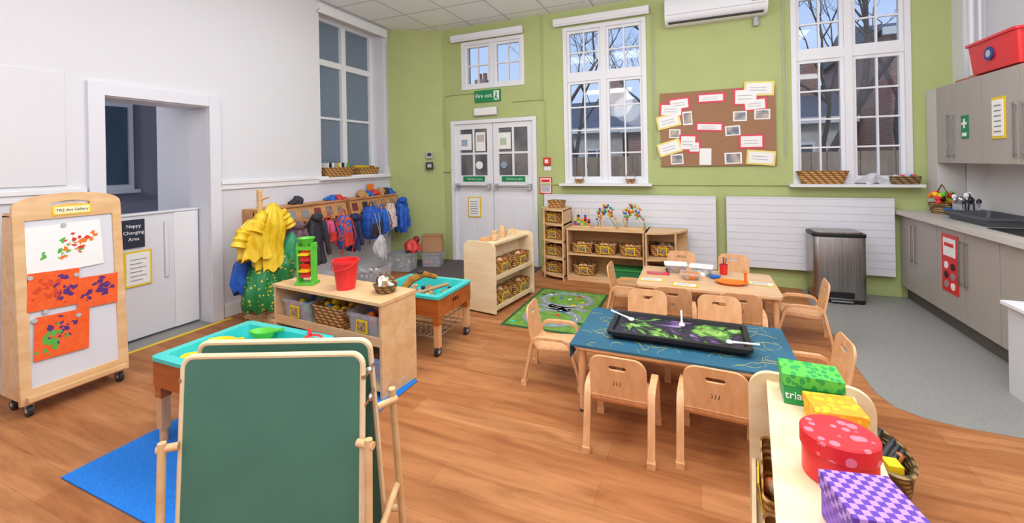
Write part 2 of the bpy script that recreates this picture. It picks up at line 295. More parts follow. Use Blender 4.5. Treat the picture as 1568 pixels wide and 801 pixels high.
b=B()
b.tube([(-1.9,5.625,1.52),(-1.9,5.625,2.30),(-1.93,5.625,2.33),(-2.4,5.625,2.33)],.007,green); b.tube([(-1.93,5.625,2.33),(-1.93,5.625,CZ-.01)],.007,green)
b.tube([(-3.52,5.62,1.7),(-3.52,5.62,2.47),(-3.45,5.62,2.5),(-3.0,5.625,2.5)],.007,green); b.done('trim_7')
b=B(); Mx=TR(-3.72,5.50,1.55)@Matrix.Rotation(math.radians(31),4,'Z'); b.T=Mx; b.box(-.045,.045,-.03,0,0,.1,lgrey); b.box(-.03,.03,-.035,-.03,.03,.08,black); b.box(-.055,.055,-.06,0,-.17,-.06,black); b.box(-.03,.03,-.065,-.06,-.14,-.09,lgrey); b.done('alarm_sounder',bev=.005)
# ------------------------------------------------------------ AC
b=B(); prof=[(0,0),(0,.30),(-.10,.31),(-.19,.29),(-.22,.22),(-.225,.08),(-.19,.02),(-.12,-.01)]
b.loft([[(x,5.635+p,3.08+q) for p,q in prof] for x in (-.31,.76)],white)
b.box(-.27,.72,5.43,5.50,3.082,3.094,dark); b.box(-.29,.74,5.405,5.412,3.17,3.175,lgrey); b.box(.60,.70,5.402,5.41,3.20,3.22,lgrey)
b.cyl((.66,5.6,3.07),(.66,5.6,2.97),.03,lgrey); b.done('air_conditioner')
# ------------------------------------------------------------ cork board
b=B(); cork=M('cork_board','#9C7356',.9,kind='noise',hex2='#A98062',scale=(120,120,120)); b.box(-.39,.84,5.61,5.636,1.38,2.28,cork)
def note(cx,cy,w,h,c,rot=0):
    x=-.39+(cx-1012)/175*1.23; z=2.28-(cy-136)/115*.90; w=w*.0072; h=h*.0082
    T=b.T; b.T=TR(x,5.606,z)@Matrix.Rotation(rot+random.uniform(-.07,.07),4,'Y'); off=random.random()*.002
    if c=='photo': b.box(-w/2,w/2,-off,.003,-h/2,h/2,paper); b.box(-w*.4,w*.4,-.002-off,-off,-h*.38,h*.38,M('photo_print','#6A7688',.4,kind='noise',hex2='#C8B8A8',scale=(12,12,12)))
    elif c=='white': b.box(-w/2,w/2,-off,.003,-h/2,h/2,paper)
    else:
        b.box(-w/2,w/2,-off,.003,-h/2,h/2,c); b.box(-w/2+.022,w/2-.022,-.002-off,-off,-h/2+.02,h/2-.02,paper)
        for i in range(2): b.box(-w*.3,w*.25,-.003-off,-.002-off,-h*.15+i*h*.2,-h*.1+i*h*.2,lgrey)
    b.T=T
pink=M('note_red','#E0485E',.6); ny=M('note_yellow','#F0E080',.6)
for a in [(1030,163,38,20,pink,.1),(1043,154,34,18,pink,-.1),(1093,148,42,14,pink),(1164,139,42,20,ny,.12),(1145,150,36,24,pink,.1),(1158,162,34,18,pink),(1025,180,38,20,ny,-.2),(1056,177,15,20,'photo'),(1136,178,20,14,'photo'),(1168,177,22,14,'photo'),(1090,192,42,13,pink),(1035,200,18,13,'photo'),(1125,199,22,14,'photo'),(1026,222,38,20,ny,-.25),(1056,215,28,24,pink,.1),(1066,222,20,18,pink),(1152,216,36,20,pink),(1038,240,20,15,'photo'),(1083,237,18,24,'white'),(1125,240,25,16,'photo'),(1165,240,40,20,ny,.1)]: note(*a)
b.done('cork_noticeboard')
# ------------------------------------------------------------ radiators
def rad(name,x0,x1,z0,z1):
    b=B(); rm=M('radiator_white','#E6E7EE',.4); n=10; h=(z1-z0)/n
    b.box(x0,x1,5.56,5.60,z0,z1,rm)
    for i in range(n): b.box(x0,x1,5.554,5.56,z0+i*h+.0015,z0+(i+1)*h-.0015,rm)
    for x in (x0+.2,x1-.2): b.box(x-.02,x+.02,5.60,5.638,z0+.1,z1-.1,rm)
    b.box(x0,x1,5.55,5.61,z1,z1+.012,rm); b.done(name)
rad('radiator',-1.91,.21,.16,1.01); rad('radiator',.32,1.86,.22,1.01)
# ------------------------------------------------------------ kitchen
b=B(); b.box(1.98,XR-.003,3.66,5.43,0,.12,cabd); b.box(1.98,2.355,5.43,5.635,0,.12,cabd); b.box(1.945,XR-.003,3.66,5.43,.12,.86,cab); b.box(1.945,2.355,5.43,5.635,.12,.86,cab)
sp=[3.66,4.05,4.47,4.89,5.31,5.63]
for i in range(5): b.box(1.925,1.945,sp[i]+.003,sp[i+1]-.003,.13,.85,cab)
for y in (5.31,4.47):
    for dy in (-.04,.04):
        b.box(1.90,1.908,y+dy-.006,y+dy+.006,.42,.78,chrome); b.box(1.905,1.925,y+dy-.006,y+dy+.006,.43,.44,chrome); b.box(1.905,1.925,y+dy-.006,y+dy+.006,.76,.77,chrome)
b.box(1.87,XR-.003,3.62,5.43,.865,.905,counter); b.box(1.87,2.355,5.431,5.635,.865,.905,counter)
b.box(2.0,2.45,3.75,4.35,.905,.912,black)
b.done('kitchen_base_cabinet')
b=B(); b.box(2.17,XR-.003,3.6,5.43,1.385,2.105,cab); su=[3.83,4.27,4.72,5.16,5.43]
for i in range(4): b.box(2.15,2.17,su[i]+.003,su[i+1]-.003,1.385,2.105,cab)
b.box(2.15,2.355,5.435,5.63,.91,2.105,M('end_panel','#D2CFCC',.5))
for y in (5.16,4.27):
    for dy in (-.04,.04): b.box(2.125,2.133,y+dy-.006,y+dy+.006,1.43,1.84,chrome); b.box(2.13,2.15,y+dy-.006,y+dy+.006,1.45,1.46,chrome); b.box(2.13,2.15,y+dy-.006,y+dy+.006,1.81,1.82,chrome)
b.done('kitchen_wall_cabinet')
b=B(); b.box(2.505,2.52,3.0,5.43,.91,1.38,M('splashback','#ECEAE8',.3)); b.box(2.36,2.505,5.425,5.439,.91,1.38,M('splashback','#ECEAE8',.3)); b.done('trim_8')
b=B(); b.box(1.74,XR-.005,2.6,3.60,0,.54,M('low_white_cupboard','#D6D6DA',.45)); b.box(1.71,XR-.005,2.58,3.61,.54,.565,white); b.box(1.73,1.74,3.1,3.11,.05,.5,lgrey); b.done('low_cupboard',bev=.004)
b=B(); b.box(1.918,1.924,4.56,4.80,.32,.80,red); b.box(1.915,1.918,4.59,4.77,.62,.77,paper); b.box(1.913,1.915,4.61,4.75,.70,.73,red)
for i in range(3):
    for j in range(2): b.cyl((1.914,4.63+.1*j,.38+i*.08),(1.918,4.63+.1*j,.38+i*.08),.03,[paper,grey,black][(i+j)%3],n=16)
b.done('red_wall_poster')
b=B(); b.box(2.142,2.149,4.90,5.0,1.60,1.80,gry); b.box(2.139,2.142,4.94,4.96,1.69,1.77,txtw); b.box(2.138,2.142,4.915,4.985,1.72,1.74,txtw); b.box(2.139,2.142,4.92,4.98,1.62,1.65,txtw); b.done('first_aid_sign')
b=B(); b.box(2.142,2.149,4.42,4.58,1.58,1.90,yel); b.box(2.139,2.142,4.435,4.565,1.6,1.88,paper)
for i in range(6): b.box(2.137,2.139,4.46,4.54,1.63+.04*i,1.64+.04*i,grey)
b.done('yellow_framed_notice')
b=B()
def crate(b,x0,x1,y0,y1,z0,z1,m,t=.01,flare=.0,lip=.015):
    o=[rrect(x0+flare,x1-flare,y0+flare,y1-flare,.03),rrect(x0,x1,y0,y1,.03),rrect(x0-lip,x1+lip,y0-lip,y1+lip,.03),rrect(x0-lip,x1+lip,y0-lip,y1+lip,.03),rrect(x0+t,x1-t,y0+t,y1-t,.03),rrect(x0+t+flare,x1-t-flare,y0+t+flare,y1-t-flare,.03)]
    zz=[z0,z1-.02,z1-.02,z1,z1,z0+t]
    b.loft([[(p[0],p[1],z) for p in r] for r,z in zip(o,zz)],m)
crate(b,2.18,2.48,4.35,4.98,2.137,2.40,red,flare=.02); b.sph((2.33,4.7,2.4),(.1,.2,.05),lgrey)
b.cyl((2.188,4.68,2.27),(2.176,4.68,2.27),.055,M('crate_logo','#2A3F8C',.5),n=20); b.cyl((2.177,4.68,2.27),(2.174,4.68,2.27),.03,lgrey,n=12)
b.done('red_storage_crate')
b=B(); b.box(2.2,2.4,4.9,5.22,2.107,2.135,woodo); b.done('wooden_board',bev=.003)
b=B(); crate(b,2.02,2.32,4.42,4.98,.907,.975,M('tray_charcoal','#4A4C52',.5),flare=.015); b.done('washing_up_tray')
b=B(); crate(b,2.12,2.32,5.02,5.22,.907,.97,blue,flare=.01)
for i in range(18):
    x=2.15+random.random()*.14; y=5.05+random.random()*.14; l=.10+random.random()*.08
    b.cyl((x,y,.93),(x+random.uniform(-.02,.02),y+random.uniform(-.02,.02),.93+l),.006,dark if i%2 else chrome,n=6); b.sph((x+random.uniform(-.02,.02),y+random.uniform(-.02,.02),.93+l),(.020,.014,.024),[chrome,paper,dark][i%3],8,6)
b.box(2.15,2.29,5.06,5.18,.93,1.02,lgrey); b.done('cutlery_drainer')
b=B(); b.lathe([(.09,0),(.115,.10),(.12,.10),(.105,.02)],wickd,(2.14,5.33,.907),20,.8,.95)
for i in range(30):
    b.sph((2.14+random.uniform(-.07,.07),5.33+random.uniform(-.07,.07),1.0+random.random()*.10),.025,random.choice([orange,yel,lime,red,black,orange]),8,6)
b.tube([(2.14,5.23,1.0),(2.14,5.25,1.12),(2.14,5.33,1.18),(2.14,5.40,1.12),(2.14,5.41,1.0)],.006,wickd,6)
b.done('fruit_basket')
b=B(); b.box(2.493,2.503,4.35,4.6,1.08,1.32,paper); b.box(2.49,2.494,4.37,4.58,1.10,1.20,blue); b.done('wall_notice_sheet')
b=B(); pts=[(1.05,5.62),(1.02,4.6),(1.0,3.6),(1.0,3.3),(1.04,3.16),(1.15,3.08),(1.3,3.05),(1.7,3.04),(1.7,2.95),(XR,2.95),(XR,5.62)]
b.loft([[(x,y,.0) for x,y in pts],[(x,y,.003) for x,y in pts]],vinyl); b.done('floor_vinyl')
b=B(); b.plate(rrect(-.22,.22,-.15,.15,.05),[],.62,steel,TR(0,0,.35)); b.plate(rrect(-.215,.215,-.145,.145,.05),[],.05,black,TR(0,0,.025))
b.plate(rrect(-.225,.225,-.155,.155,.05),[],.035,black,TR(0,0,.672)); b.plate(rrect(-.20,.20,-.13,.13,.05),[],.02,steel,TR(0,0,.695)); b.box(-.09,.09,-.19,-.14,.02,.035,chrome); b.box(-.11,.11,-.156,-.15,.05,.11,black)
b.done('pedal_bin',(1.30,5.34,.004),math.radians(2))
# ------------------------------------------------------------ baskets
def rbasket(w,d,h,m=wick,label=None,fill=None):
    b=B(); x,y=w/2,d/2; rings=[]
    for sc_,z,ins in ((.88,0,0),(1,h,0),(1.02,h,0),(1.02,h+.012,0),(.95,h+.012,0),(.84,.01,0)):
        rings.append([(p[0]*sc_,p[1]*sc_,z) for p in rrect(-x,x,-y,y,.025)])
    b.loft(rings,m)
    if label: b.rb((0,-y-.004,h*.55),(.11,.004,.09),yel,(.12,0,0)); b.rb((0,-y-.008,h*.55),(.085,.004,.065),label,(.12,0,0))
    if fill:
        for i in range(12): b.sph((random.uniform(-.75,.75)*x,random.uniform(-.7,.7)*y,h*.75+random.random()*.03),random.uniform(.02,.035),random.choice(fill),8,6)
    return b.data('wicker_basket')
ph=M('label_photo','#2A4A8C',.4,kind='noise',hex2='#C8A040',scale=(50,50,50))
bkA=rbasket(.26,.24,.11,wick,ph,[woodo,wood,orange]); bkB=rbasket(.28,.24,.12,wick,ph,[dark,grey,brownp])
# ------------------------------------------------------------ back shelves
def openshelf(name,w,d,h,levels,loc,rz=0):
    b=B(); t=.018
    for x in (0,w-t): b.box(x,x+t,0,d,0,h,wood)
    for z in levels: b.box(t,w-t,.01,d-.01,z-t,z,wood)
    b.box(-.005,w+.005,-.01,d,h,h+.02,wood)
    b.box(t,w-t,d-.012,d-.004,0.03,h,birchedge)
    b.box(t,w-t,.012,.022,0,.04,wood)
    return b.done(name,loc,rz)
openshelf('low_shelf_unit',.92,.32,.62,[.06,.33],(-1.48,5.12,0))
for x,l in ((-1.3,.33),(-1.02,.33),(-.72,.33),(-1.28,.06)): inst('wicker_basket',bkA,(x,5.27,l+.004))
b=B(); b.box(-.98,-.6,5.16,5.40,.064,.15,M('game_box_green','#1D7A46',.5)); b.box(-.99,-.59,5.15,5.41,.15,.17,M('game_box_lid','#2E8E4A',.5)); b.done('green_game_box',bev=.004)
def cornershelf(name,loc,r,h,levels,flip):
    b=B(); sx=-1 if flip else 1
    def sect(z,t,m):
        pts=[(0,0)]+[(sx*r*math.cos(a),-r*math.sin(a)) for a in [math.pi/2*i/10 for i in range(11)]]
        b.loft([[(x,y,z) for x,y in pts],[(x,y,z+t) for x,y in pts]],m)
    for z in levels: sect(z,.02,wood)
    b.box(min(0,sx*.016),max(0,sx*.016),-r,0,0,h,wood); b.box(min(0,sx*r),max(0,sx*r),-.016,0,0,h,wood)
    b.cyl((sx*r*.72,-r*.68,0),(sx*r*.72,-r*.68,h),.012,wood)
    return b.done(name,loc)
cornershelf('corner_shelf_unit',(-.54,5.48,0),.44,.64,[.04,.32,.62],False)
cornershelf('corner_shelf_unit',(-1.50,5.45,0),.40,.86,[.04,.25,.46,.67,.85],True)
for x,y,z in ((-.37,5.32,.345),(-.37,5.32,.065)): inst('wicker_basket',bkB,(x,y,z))
for z in (.065,.275,.485,.695): inst('wicker_basket',bkA,(-1.66,5.30,z),-.2)
inst('wicker_basket',rbasket(.2,.16,.08),(-1.66,5.32,.873),-.2)
def beadmaze(loc,s,rz,seed):
    b=B(); b.box(-.12*s,.12*s,-.07*s,.07*s,0,.018,wood); cs=[red,blue,yel,lime,orange]
    for q,(off,h,ph_) in enumerate(((-.04,.19,0),(-.01,.25,1.3),(.02,.16,2.6),(.045,.22,.7))):
        pts=[]
        for i in range(41):
            t=i/40; pts.append((s*(-.10+.20*t+.028*math.sin(t*19+ph_)),s*(off+.022*math.cos(t*19+ph_)),.018+s*h*(math.sin(math.pi*t)**.5)))
        b.tube(pts,.0035,cs[(q+seed)%4],6)
        for i in (3,6,9,13,17,20,24,29,33,36): b.sph(pts[i],.015,cs[(i+q+seed)%5],8,6)
    b.done('bead_maze',loc,rz)
beadmaze((-1.02,5.27,.642),1.05,0,1); beadmaze((-.70,5.27,.642),1.1,-.1,2)
b=B(); b.box(-.11,.11,-.05,.05,0,.018,wood)
for i in range(5):
    x=-.085+.0425*i; b.cyl((x,0,.018),(x,0,.24),.004,wood,n=8)
    for k in range(3+(i*2)%4): b.cyl((x,0,.022+.026*k),(x,0,.046+.026*k),.018,[red,blue,yel,lime,orange,dark][(i+k)%6],n=12)
b.done('bead_abacus',(-1.32,5.27,.642),.1)
# ------------------------------------------------------------ double sided shelves
def dshelf(name,loc,rz,L=.78,W=.37,h=.70):
    b=B(); t=.02
    out=rrect(0,W,.02,h,[.0,.07,.07,.0],8)
    T=Matrix(((1,0,0,0),(0,0,-1,0),(0,1,0,0),(0,0,0,1)))
    b.plate(out,[],t,woodl,TR(0,t/2,0)@T); b.plate(out,[],t,woodl,TR(0,L-t/2,0)@T)
    b.box(.055,W-.055,t,L-t,h-.045,h-.025,woodl)
    b.box(W/2-.006,W/2+.006,t,L-t,.05,h-.045,woodl)
    for z in (.06,.35): b.box(.01,W-.01,t,L-t,z-.018,z,woodl); b.box(.005,.017,t,L-t,z,z+.03,woodl); b.box(W-.017,W-.005,t,L-t,z,z+.03,woodl)
    for x,y in ((.05,.05),(W-.05,.05),(.05,L-.05),(W-.05,L-.05)): b.cyl((x,y,0),(x,y,.022),.018,dark)
    return b.done(name,loc,rz)
a=math.radians(-8); dshelf('double_sided_shelf',(-2.14,3.73,0),a)
bkS=rbasket(.33,.15,.13,wick,ph,[woodo,grey,wood]); bkT=rbasket(.33,.13,.13,wick,ph,[woodo,brownp,wood])
def place(base,rz,lx,ly,lz): return (base[0]+lx*math.cos(rz)-ly*math.sin(rz),base[1]+lx*math.sin(rz)+ly*math.cos(rz),base[2]+lz)
for z in (.064,.354):
    for y in (.205,.565): inst('wicker_basket',bkS,place((-2.14,3.73,0),a,.272,y,z),a+math.pi/2)
b=B()
for x,y,sx,sy,sz in ((0,0,.06,.14,.04),(.0,.18,.05,.08,.08),(.03,.28,.05,.05,.12),(-.02,.38,.06,.12,.04),(.06,.10,.04,.08,.05),(.02,.50,.05,.06,.06)): b.rb((x,y,sz/2),(sx,sy,sz),woodc if sx>.05 else wood,(0,0,.1*y*10))
b.done('wooden_blocks',place((-2.14,3.73,0),a,.16,.15,.677),a,bev=.003)
a2=math.radians(-6); nb=(.08,.96,0)
dshelf('double_sided_shelf',nb,a2,L=.83,W=.36)
for y in (.23,.60): 
    for z in (.064,.354): inst('wicker_basket',bkT,place(nb,a2,.098,y,z),a2-math.pi/2)
def giftbox(name,loc,w,d,h,m,ml,rz=0,rnd=False,txt=None):
    b=B()
    if rnd: b.lathe([(w/2*.95,0),(w/2*.95,h*.72)],m,sy=d/w,n=36); b.lathe([(w/2,h*.62),(w/2,h-.004),(w/2-.004,h)],ml,sy=d/w,n=36)
    else: b.box(-w*.475,w*.475,-d*.475,d*.475,0,h*.7,m); b.box(-w/2,w/2,-d/2,d/2,h*.62,h,ml)
    if txt: b.text(txt,.034,txtw,TR(-w*.46,-d*.475-.001,h*.3)@FY,align='LEFT',ext=.0015)
    return b.done(name,loc,rz,bev=.002)
gt=M('green_triangles','#1F9E4A',.45,kind='voronoi',hex2='#58C24A',scale=(55,34,40),lo=.42,hi=.44); gp=M('green_box','#159A4C',.45)
ysp=M('yellow_shapes','#F0C21E',.5,kind='voronoi',hex2='#EBA020',scale=(45,45,45),lo=.42,hi=.45)
rsp=M('red_spots','#F07A8C',.45,kind='voronoi',hex2='#E4252F',scale=(30,30,30),lo=.34,hi=.37)
psp=M('purple_squares','#5A2EA6',.5,kind='check',hex2='#B48CE0',scale=(70,70,70)); pur=M('purple_box','#6A35B4',.5,kind='check',hex2='#8C5AD0',scale=(70,70,70))
zt=.677
giftbox('green_gift_box',(.330,1.665,zt),.165,.12,.095,gp,gt,math.radians(-2),txt='triang')
giftbox('yellow_gift_box',(.362,1.525,zt),.13,.115,.065,ysp,ysp,math.radians(6))
giftbox('red_gift_box',(.315,1.29,zt),.165,.15,.11,red,rsp,0,rnd=True)
giftbox('purple_gift_box',(.318,1.085,zt),.135,.135,.10,pur,psp,math.radians(12))
b=B(); b.lathe([(.075,0),(.10,.22),(.106,.23),(.10,.24),(.09,.22),(.07,.02)],wickd,sx=1,sy=1.9,n=28)
for i in range(9):
    x=random.uniform(-.045,.045); y=-.14+.035*i; b.cyl((x-.03,y,.17),(x+.045,y+.06,.235),.015,[dark,woodo,black][i%3],n=10); b.cyl((x+.045,y+.06,.235),(x+.058,y+.07,.248),.010,black,n=10)
b.box(-.03,.02,-.16,-.10,.15,.25,yel)
b.done('woven_floor_basket',(.69,2.28,0),.1)
# ------------------------------------------------------------ tables
def ttable(name,x0,x1,y0,y1,z):
    b=B(); b.plate(rrect(x0,x1,y0,y1,.04),[],.025,woodt,TR(0,0,z-.0125)); i=.05; h=z-.055
    b.box(x0+i,x1-i,y0+i,y0+i+.018,h,z-.025,woodc); b.box(x0+i,x1-i,y1-i-.018,y1-i,h,z-.025,woodc); b.box(x0+i,x0+i+.018,y0+i+.02,y1-i-.02,h,z-.025,woodc); b.box(x1-i-.018,x1-i,y0+i+.02,y1-i-.02,h,z-.025,woodc)
    for x in (x0+.045,x1-.045):
        for y in (y0+.045,y1-.045): b.cyl((x,y,0),(x,y,z-.025),.016,woodc,.024); b.cyl((x,y,0),(x,y,.012),.018,dark)
    return b.done(name)
ttable('play_table',-.68,.46,2.43,3.08,.40); ttable('play_table',-.49,.60,3.80,4.50,.40)
cloth=M('teal_tablecloth','#235A74',.6,kind='noise',hex2='#2E6882',scale=(4,4,4)); gold=M('gold_print','#B0AA50',.5)
b=B()
b.box(-.69,.47,2.425,3.085,.4015,.4045,cloth); b.box(-.694,-.69,2.425,3.085,.32,.4045,cloth); b.add([(-.692,3.085,.32),(-.692,2.72,.32),(-.695,2.85,.19),(-.70,3.0,.12),(-.697,3.085,.16)],[(0,1,2,3,4)],cloth); b.box(-.69,.47,3.085,3.089,.36,.4045,cloth); b.box(-.69,.47,2.421,2.425,.392,.4045,cloth)
for i in range(75):
    x=random.uniform(-.62,.42); y=random.uniform(2.46,3.03); an=random.uniform(0,6.3); pts=[]
    for k in range(6): pts.append((x,y,.405)); an+=random.uniform(-.9,.9); x+=.025*math.cos(an); y+=.025*math.sin(an); x=max(-.68,min(.46,x)); y=max(2.44,min(3.07,y))
    b.tube(pts,.0014,gold,4)
b.done('tablecloth')
b=B(); crate(b,-.49,.25,2.57,2.93,.407,.455,black,flare=.012,t=.012)
def swirl():
    m=bpy.data.materials.new('mixed_paint'); m.use_nodes=True; nt=m.node_tree; p=nt.nodes['Principled BSDF']; tc=nt.nodes.new('ShaderNodeTexCoord'); n=nt.nodes.new('ShaderNodeTexNoise'); n.inputs['Scale'].default_value=4.4; n.inputs['Distortion'].default_value=1.0; n.inputs['Detail'].default_value=8; n.inputs['Roughness'].default_value=.66
    r=nt.nodes.new('ShaderNodeValToRGB'); cr=r.color_ramp; cr.interpolation='LINEAR'
    cols=[(.34,'#E2DEEA'),(.38,'#8E72A4'),(.43,'#5A3E74'),(.47,'#2A2236'),(.54,'#1B1A24'),(.57,'#3E6A30'),(.62,'#86B850'),(.69,'#B8DC94'),(.74,'#EEF2E8')]
    cr.elements[0].position=cols[0][0]; cr.elements[0].color=lin(cols[0][1]); cr.elements[1].position=cols[-1][0]; cr.elements[1].color=lin(cols[-1][1])
    for pz,c in cols[1:-1]: e=cr.elements.new(pz); e.color=lin(c)
    nt.links.new(tc.outputs['Object'],n.inputs[0]); nt.links.new(n.outputs[0],r.inputs[0]); nt.links.new(r.outputs[0],p.inputs['Base Color']); p.inputs['Roughness'].default_value=.5
    bp=nt.nodes.new('ShaderNodeBump'); bp.inputs['Strength'].default_value=.4; bp.inputs['Distance'].default_value=.02; nt.links.new(n.outputs[0],bp.inputs['Height']); nt.links.new(bp.outputs[0],p.inputs['Normal']); return m
b.box(-.47,.23,2.59,2.91,.42,.436,swirl()); b.done('messy_play_tray')
def spoon(p,d,l=.16):
    b=B(); p=Vector(p); d=Vector(d).normalized(); q=p+d*l; b.tube([p,p+d*l*.7,q],[.006,.005,.008],paper,8); b.sph(q+d*.016,(.018,.024,.008),paper); b.done('plastic_spoon')
spoon((-.53,2.86,.475),(1,-.5,-.12),.14); spoon((-.10,2.93,.50),(.05,-1,-.32),.12); spoon((.30,2.62,.468),(-1,.05,-.06),.13)
# ------------------------------------------------------------ chairs
def chair_mesh():
    b=B()
    for sx in (-1,1):
        pts=[(-.185,0),(-.165,.10),(-.145,.19),(-.13,.27),(-.115,.30),(-.085,.315),(.0,.317),(.075,.315),(.11,.30),(.128,.27),(.15,.19),(.175,.1),(.19,0)]
        b.ribbon(pts,.034,.018,woodc,'x',sx*.157)
        b.box(sx*.157-.02,sx*.157+.02,-.20,-.165,0,.028,woodc); b.box(sx*.157-.02,sx*.157+.02,.17,.205,0,.028,woodc)
    seat=[(.15,.215),(.14,.232),(.11,.238),(.0,.232),(-.08,.228),(-.105,.235),(-.125,.255),(-.135,.28)]
    b.ribbon(seat,.272,.012,woodc,'x',0)
    outer=rrect(-.138,.138,0,.235,[.01,.06,.06,.01],8); slot=rrect(-.045,.045,.165,.192,.013,6)
    Mx=TR(0,-.128,.26)@Matrix.Rotation(math.radians(10),4,'X')@FY
    b.plate(outer,[slot],.012,woodc,Mx)
    for k in range(3): b.tube([(-.018+.015*k,-.137-.037,.355),(-.012+.014*k,-.139-.037,.365),(-.016+.016*k,-.141-.037,.377)],.0018,txtk,5)
    return b.data('toddler_chair')
cm=chair_mesh()
def chair(x,y,rz): inst('toddler_chair',cm,(x,y,0),math.radians(rz),0)
chair(-.375,2.31,0); chair(.075,2.355,-3)
chair(-.90,2.80,-84); chair(.56,2.80,92)
chair(-.35,3.18,180); chair(.13,3.20,178)
chair(-.19,3.64,3); chair(.28,3.64,0)
chair(.76,4.06,86); chair(-.155,4.70,180); chair(.33,4.70,178); chair(-.60,4.10,-90)
def tub(name,loc,w,d,h,lid=None,fill=None,label=True,rz=0):
    b=B(); crate(b,-w/2,w/2,-d/2,d/2,0,h,clear,t=.004,flare=.012,lip=.008)
    if fill:
        for i in range(26): b.sph((random.uniform(-.38,.38)*w,random.uniform(-.36,.36)*d,h*.15+random.random()*h*.6),random.uniform(.018,.03),random.choice(fill),8,6)
    if lid: b.plate(rrect(-w/2-.01,w/2+.01,-d/2-.01,d/2+.01,.02),[],.012,lid,TR(0,0,h+.006))
    if label: b.box(-.05,.05,-d/2-.004,-d/2,h*.2,h*.75,yel); b.box(-.038,.038,-d/2-.006,-d/2-.004,h*.28,h*.68,ph)
    return b.done(name,loc,rz)
tub('plastic_tub',(-.19,4.33,.402),.18,.13,.07,paper,[brownp,dark],False,.1); tub('plastic_tub',(.03,4.30,.402),.18,.13,.07,paper,[lime,paper],False,-.1); tub('plastic_tub',(-.06,4.12,.402),.16,.12,.06,None,[brownp,orange],False)
b=B(); b.lathe([(.03,0),(.036,.09),(.032,.09),(.027,.01)],red)
for i in range(6): b.cyl((random.uniform(-.012,.012),random.uniform(-.012,.012),.02),(random.uniform(-.03,.03),random.uniform(-.03,.03),.15),.004,random.choice([dark,blue,yel,orange]),n=6)
b.done('pencil_cup',(.22,4.38,.402))
for i,(x,y,r) in enumerate(((-.34,4.22,.1),(.49,4.14,-.1),(-.10,3.90,0),(-.38,3.98,.05))):
    b=B(); b.box(-.10,.10,-.05,.05,0,.002,yel if i else red); b.box(-.085,.085,-.038,.038,.002,.003,paper if i else pink)
    for k in range(3): b.box(-.07,.05,-.025+.02*k,-.018+.02*k,.003,.0035,grey)
    b.done('laminated_name_card',(x,y,.402),r)
b=B(); b.lathe([(.09,0),(.125,.018),(.13,.022),(.115,.012),(.04,.006)],orange,n=28,sy=.65); b.lathe([(.012,.008),(.012,.09),(.02,.10)],orange,(.11,.02,0),n=10); b.done('orange_dish',(.26,4.06,.402))
b=B(); b.lathe([(.035,0),(.05,.02),(.052,.024),(.03,.01)],blue,n=20,sy=.8); b.done('blue_dish',(.14,4.20,.402))
# ------------------------------------------------------------ road rug
b=B(); rg=M('rug_green','#5E8E34',.9,kind='noise',hex2='#7CA648',scale=(14,14,14)); rd=M('rug_road','#8A9496',.9); b.box(-1.62,-.92,3.54,4.66,0,.006,rg); b.box(-1.65,-.89,3.51,4.69,0,.004,M('rug_edge','#2A5A2C',.9))
def road(pts):
    rings=[]; N=len(pts)
    for i,(x,y) in enumerate(pts):
        a_=pts[max(i-1,0)]; c=pts[min(i+1,N-1)]; dx,dy=c[0]-a_[0],c[1]-a_[1]; l=math.hypot(dx,dy); nx,ny_=-dy/l*.04,dx/l*.04; rings.append(((x+nx,y+ny_),(x-nx,y-ny_)))
    for i in range(N-1):
        p,q=rings[i],rings[i+1]; b.add([(*p[0],.0075),(*p[1],.0075),(*q[1],.0075),(*q[0],.0075)],[(0,1,2,3)],rd)
        if i%2==0:
            (x1,y1),(x2,y2)=pts[i],pts[i+1]; dx,dy=x2-x1,y2-y1; l=math.hypot(dx,dy)+1e-6; nx,ny_=-dy/l*.003,dx/l*.003
            b.add([(x1+nx,y1+ny_,.0082),(x1-nx,y1-ny_,.0082),(x2-nx,y2-ny_,.0082),(x2+nx,y2+ny_,.0082)],[(0,1,2,3)],paper)
def loop(cx,cy,rx,ry,n=28): return [(cx+rx*math.cos(6.2832*i/n),cy+ry*math.sin(6.2832*i/n)) for i in range(n+1)]
road(loop(-1.27,3.83,.24,.2)); road(loop(-1.27,4.36,.25,.2)); road([(-1.27+.1*math.sin(i*.5),4.03+.012*i) for i in range(12)]); road([(-1.57+.058*i,4.1+.03*math.sin(i)) for i in range(11)])
for i in range(22):
    x=random.uniform(-1.6,-.98); y=random.uniform(3.58,4.6); c=random.choice([red,yel,blue,paper,orange,turq,M('rug_edge','#2A5A2C',.9)]); s_=random.uniform(.025,.045); b.box(x,x+s_,y,y+s_,.006,.0085,c)
b.done('road_map_rug')
b=B(); b.box(-2.81,-1.75,1.02,2.40,0,.008,M('blue_mat','#1170CE',.95,kind='noise',hex2='#1F80DE',scale=(90,90,90),bump=.3)); b.done('blue_rug',bev=.003)
b=B(); b.box(-4.0,-1.98,4.75,5.6,0,.007,M('entrance_mat','#544C4C',.95,kind='noise',hex2='#645A5A',scale=(120,120,120),bump=.3)); b.done('entrance_mat')
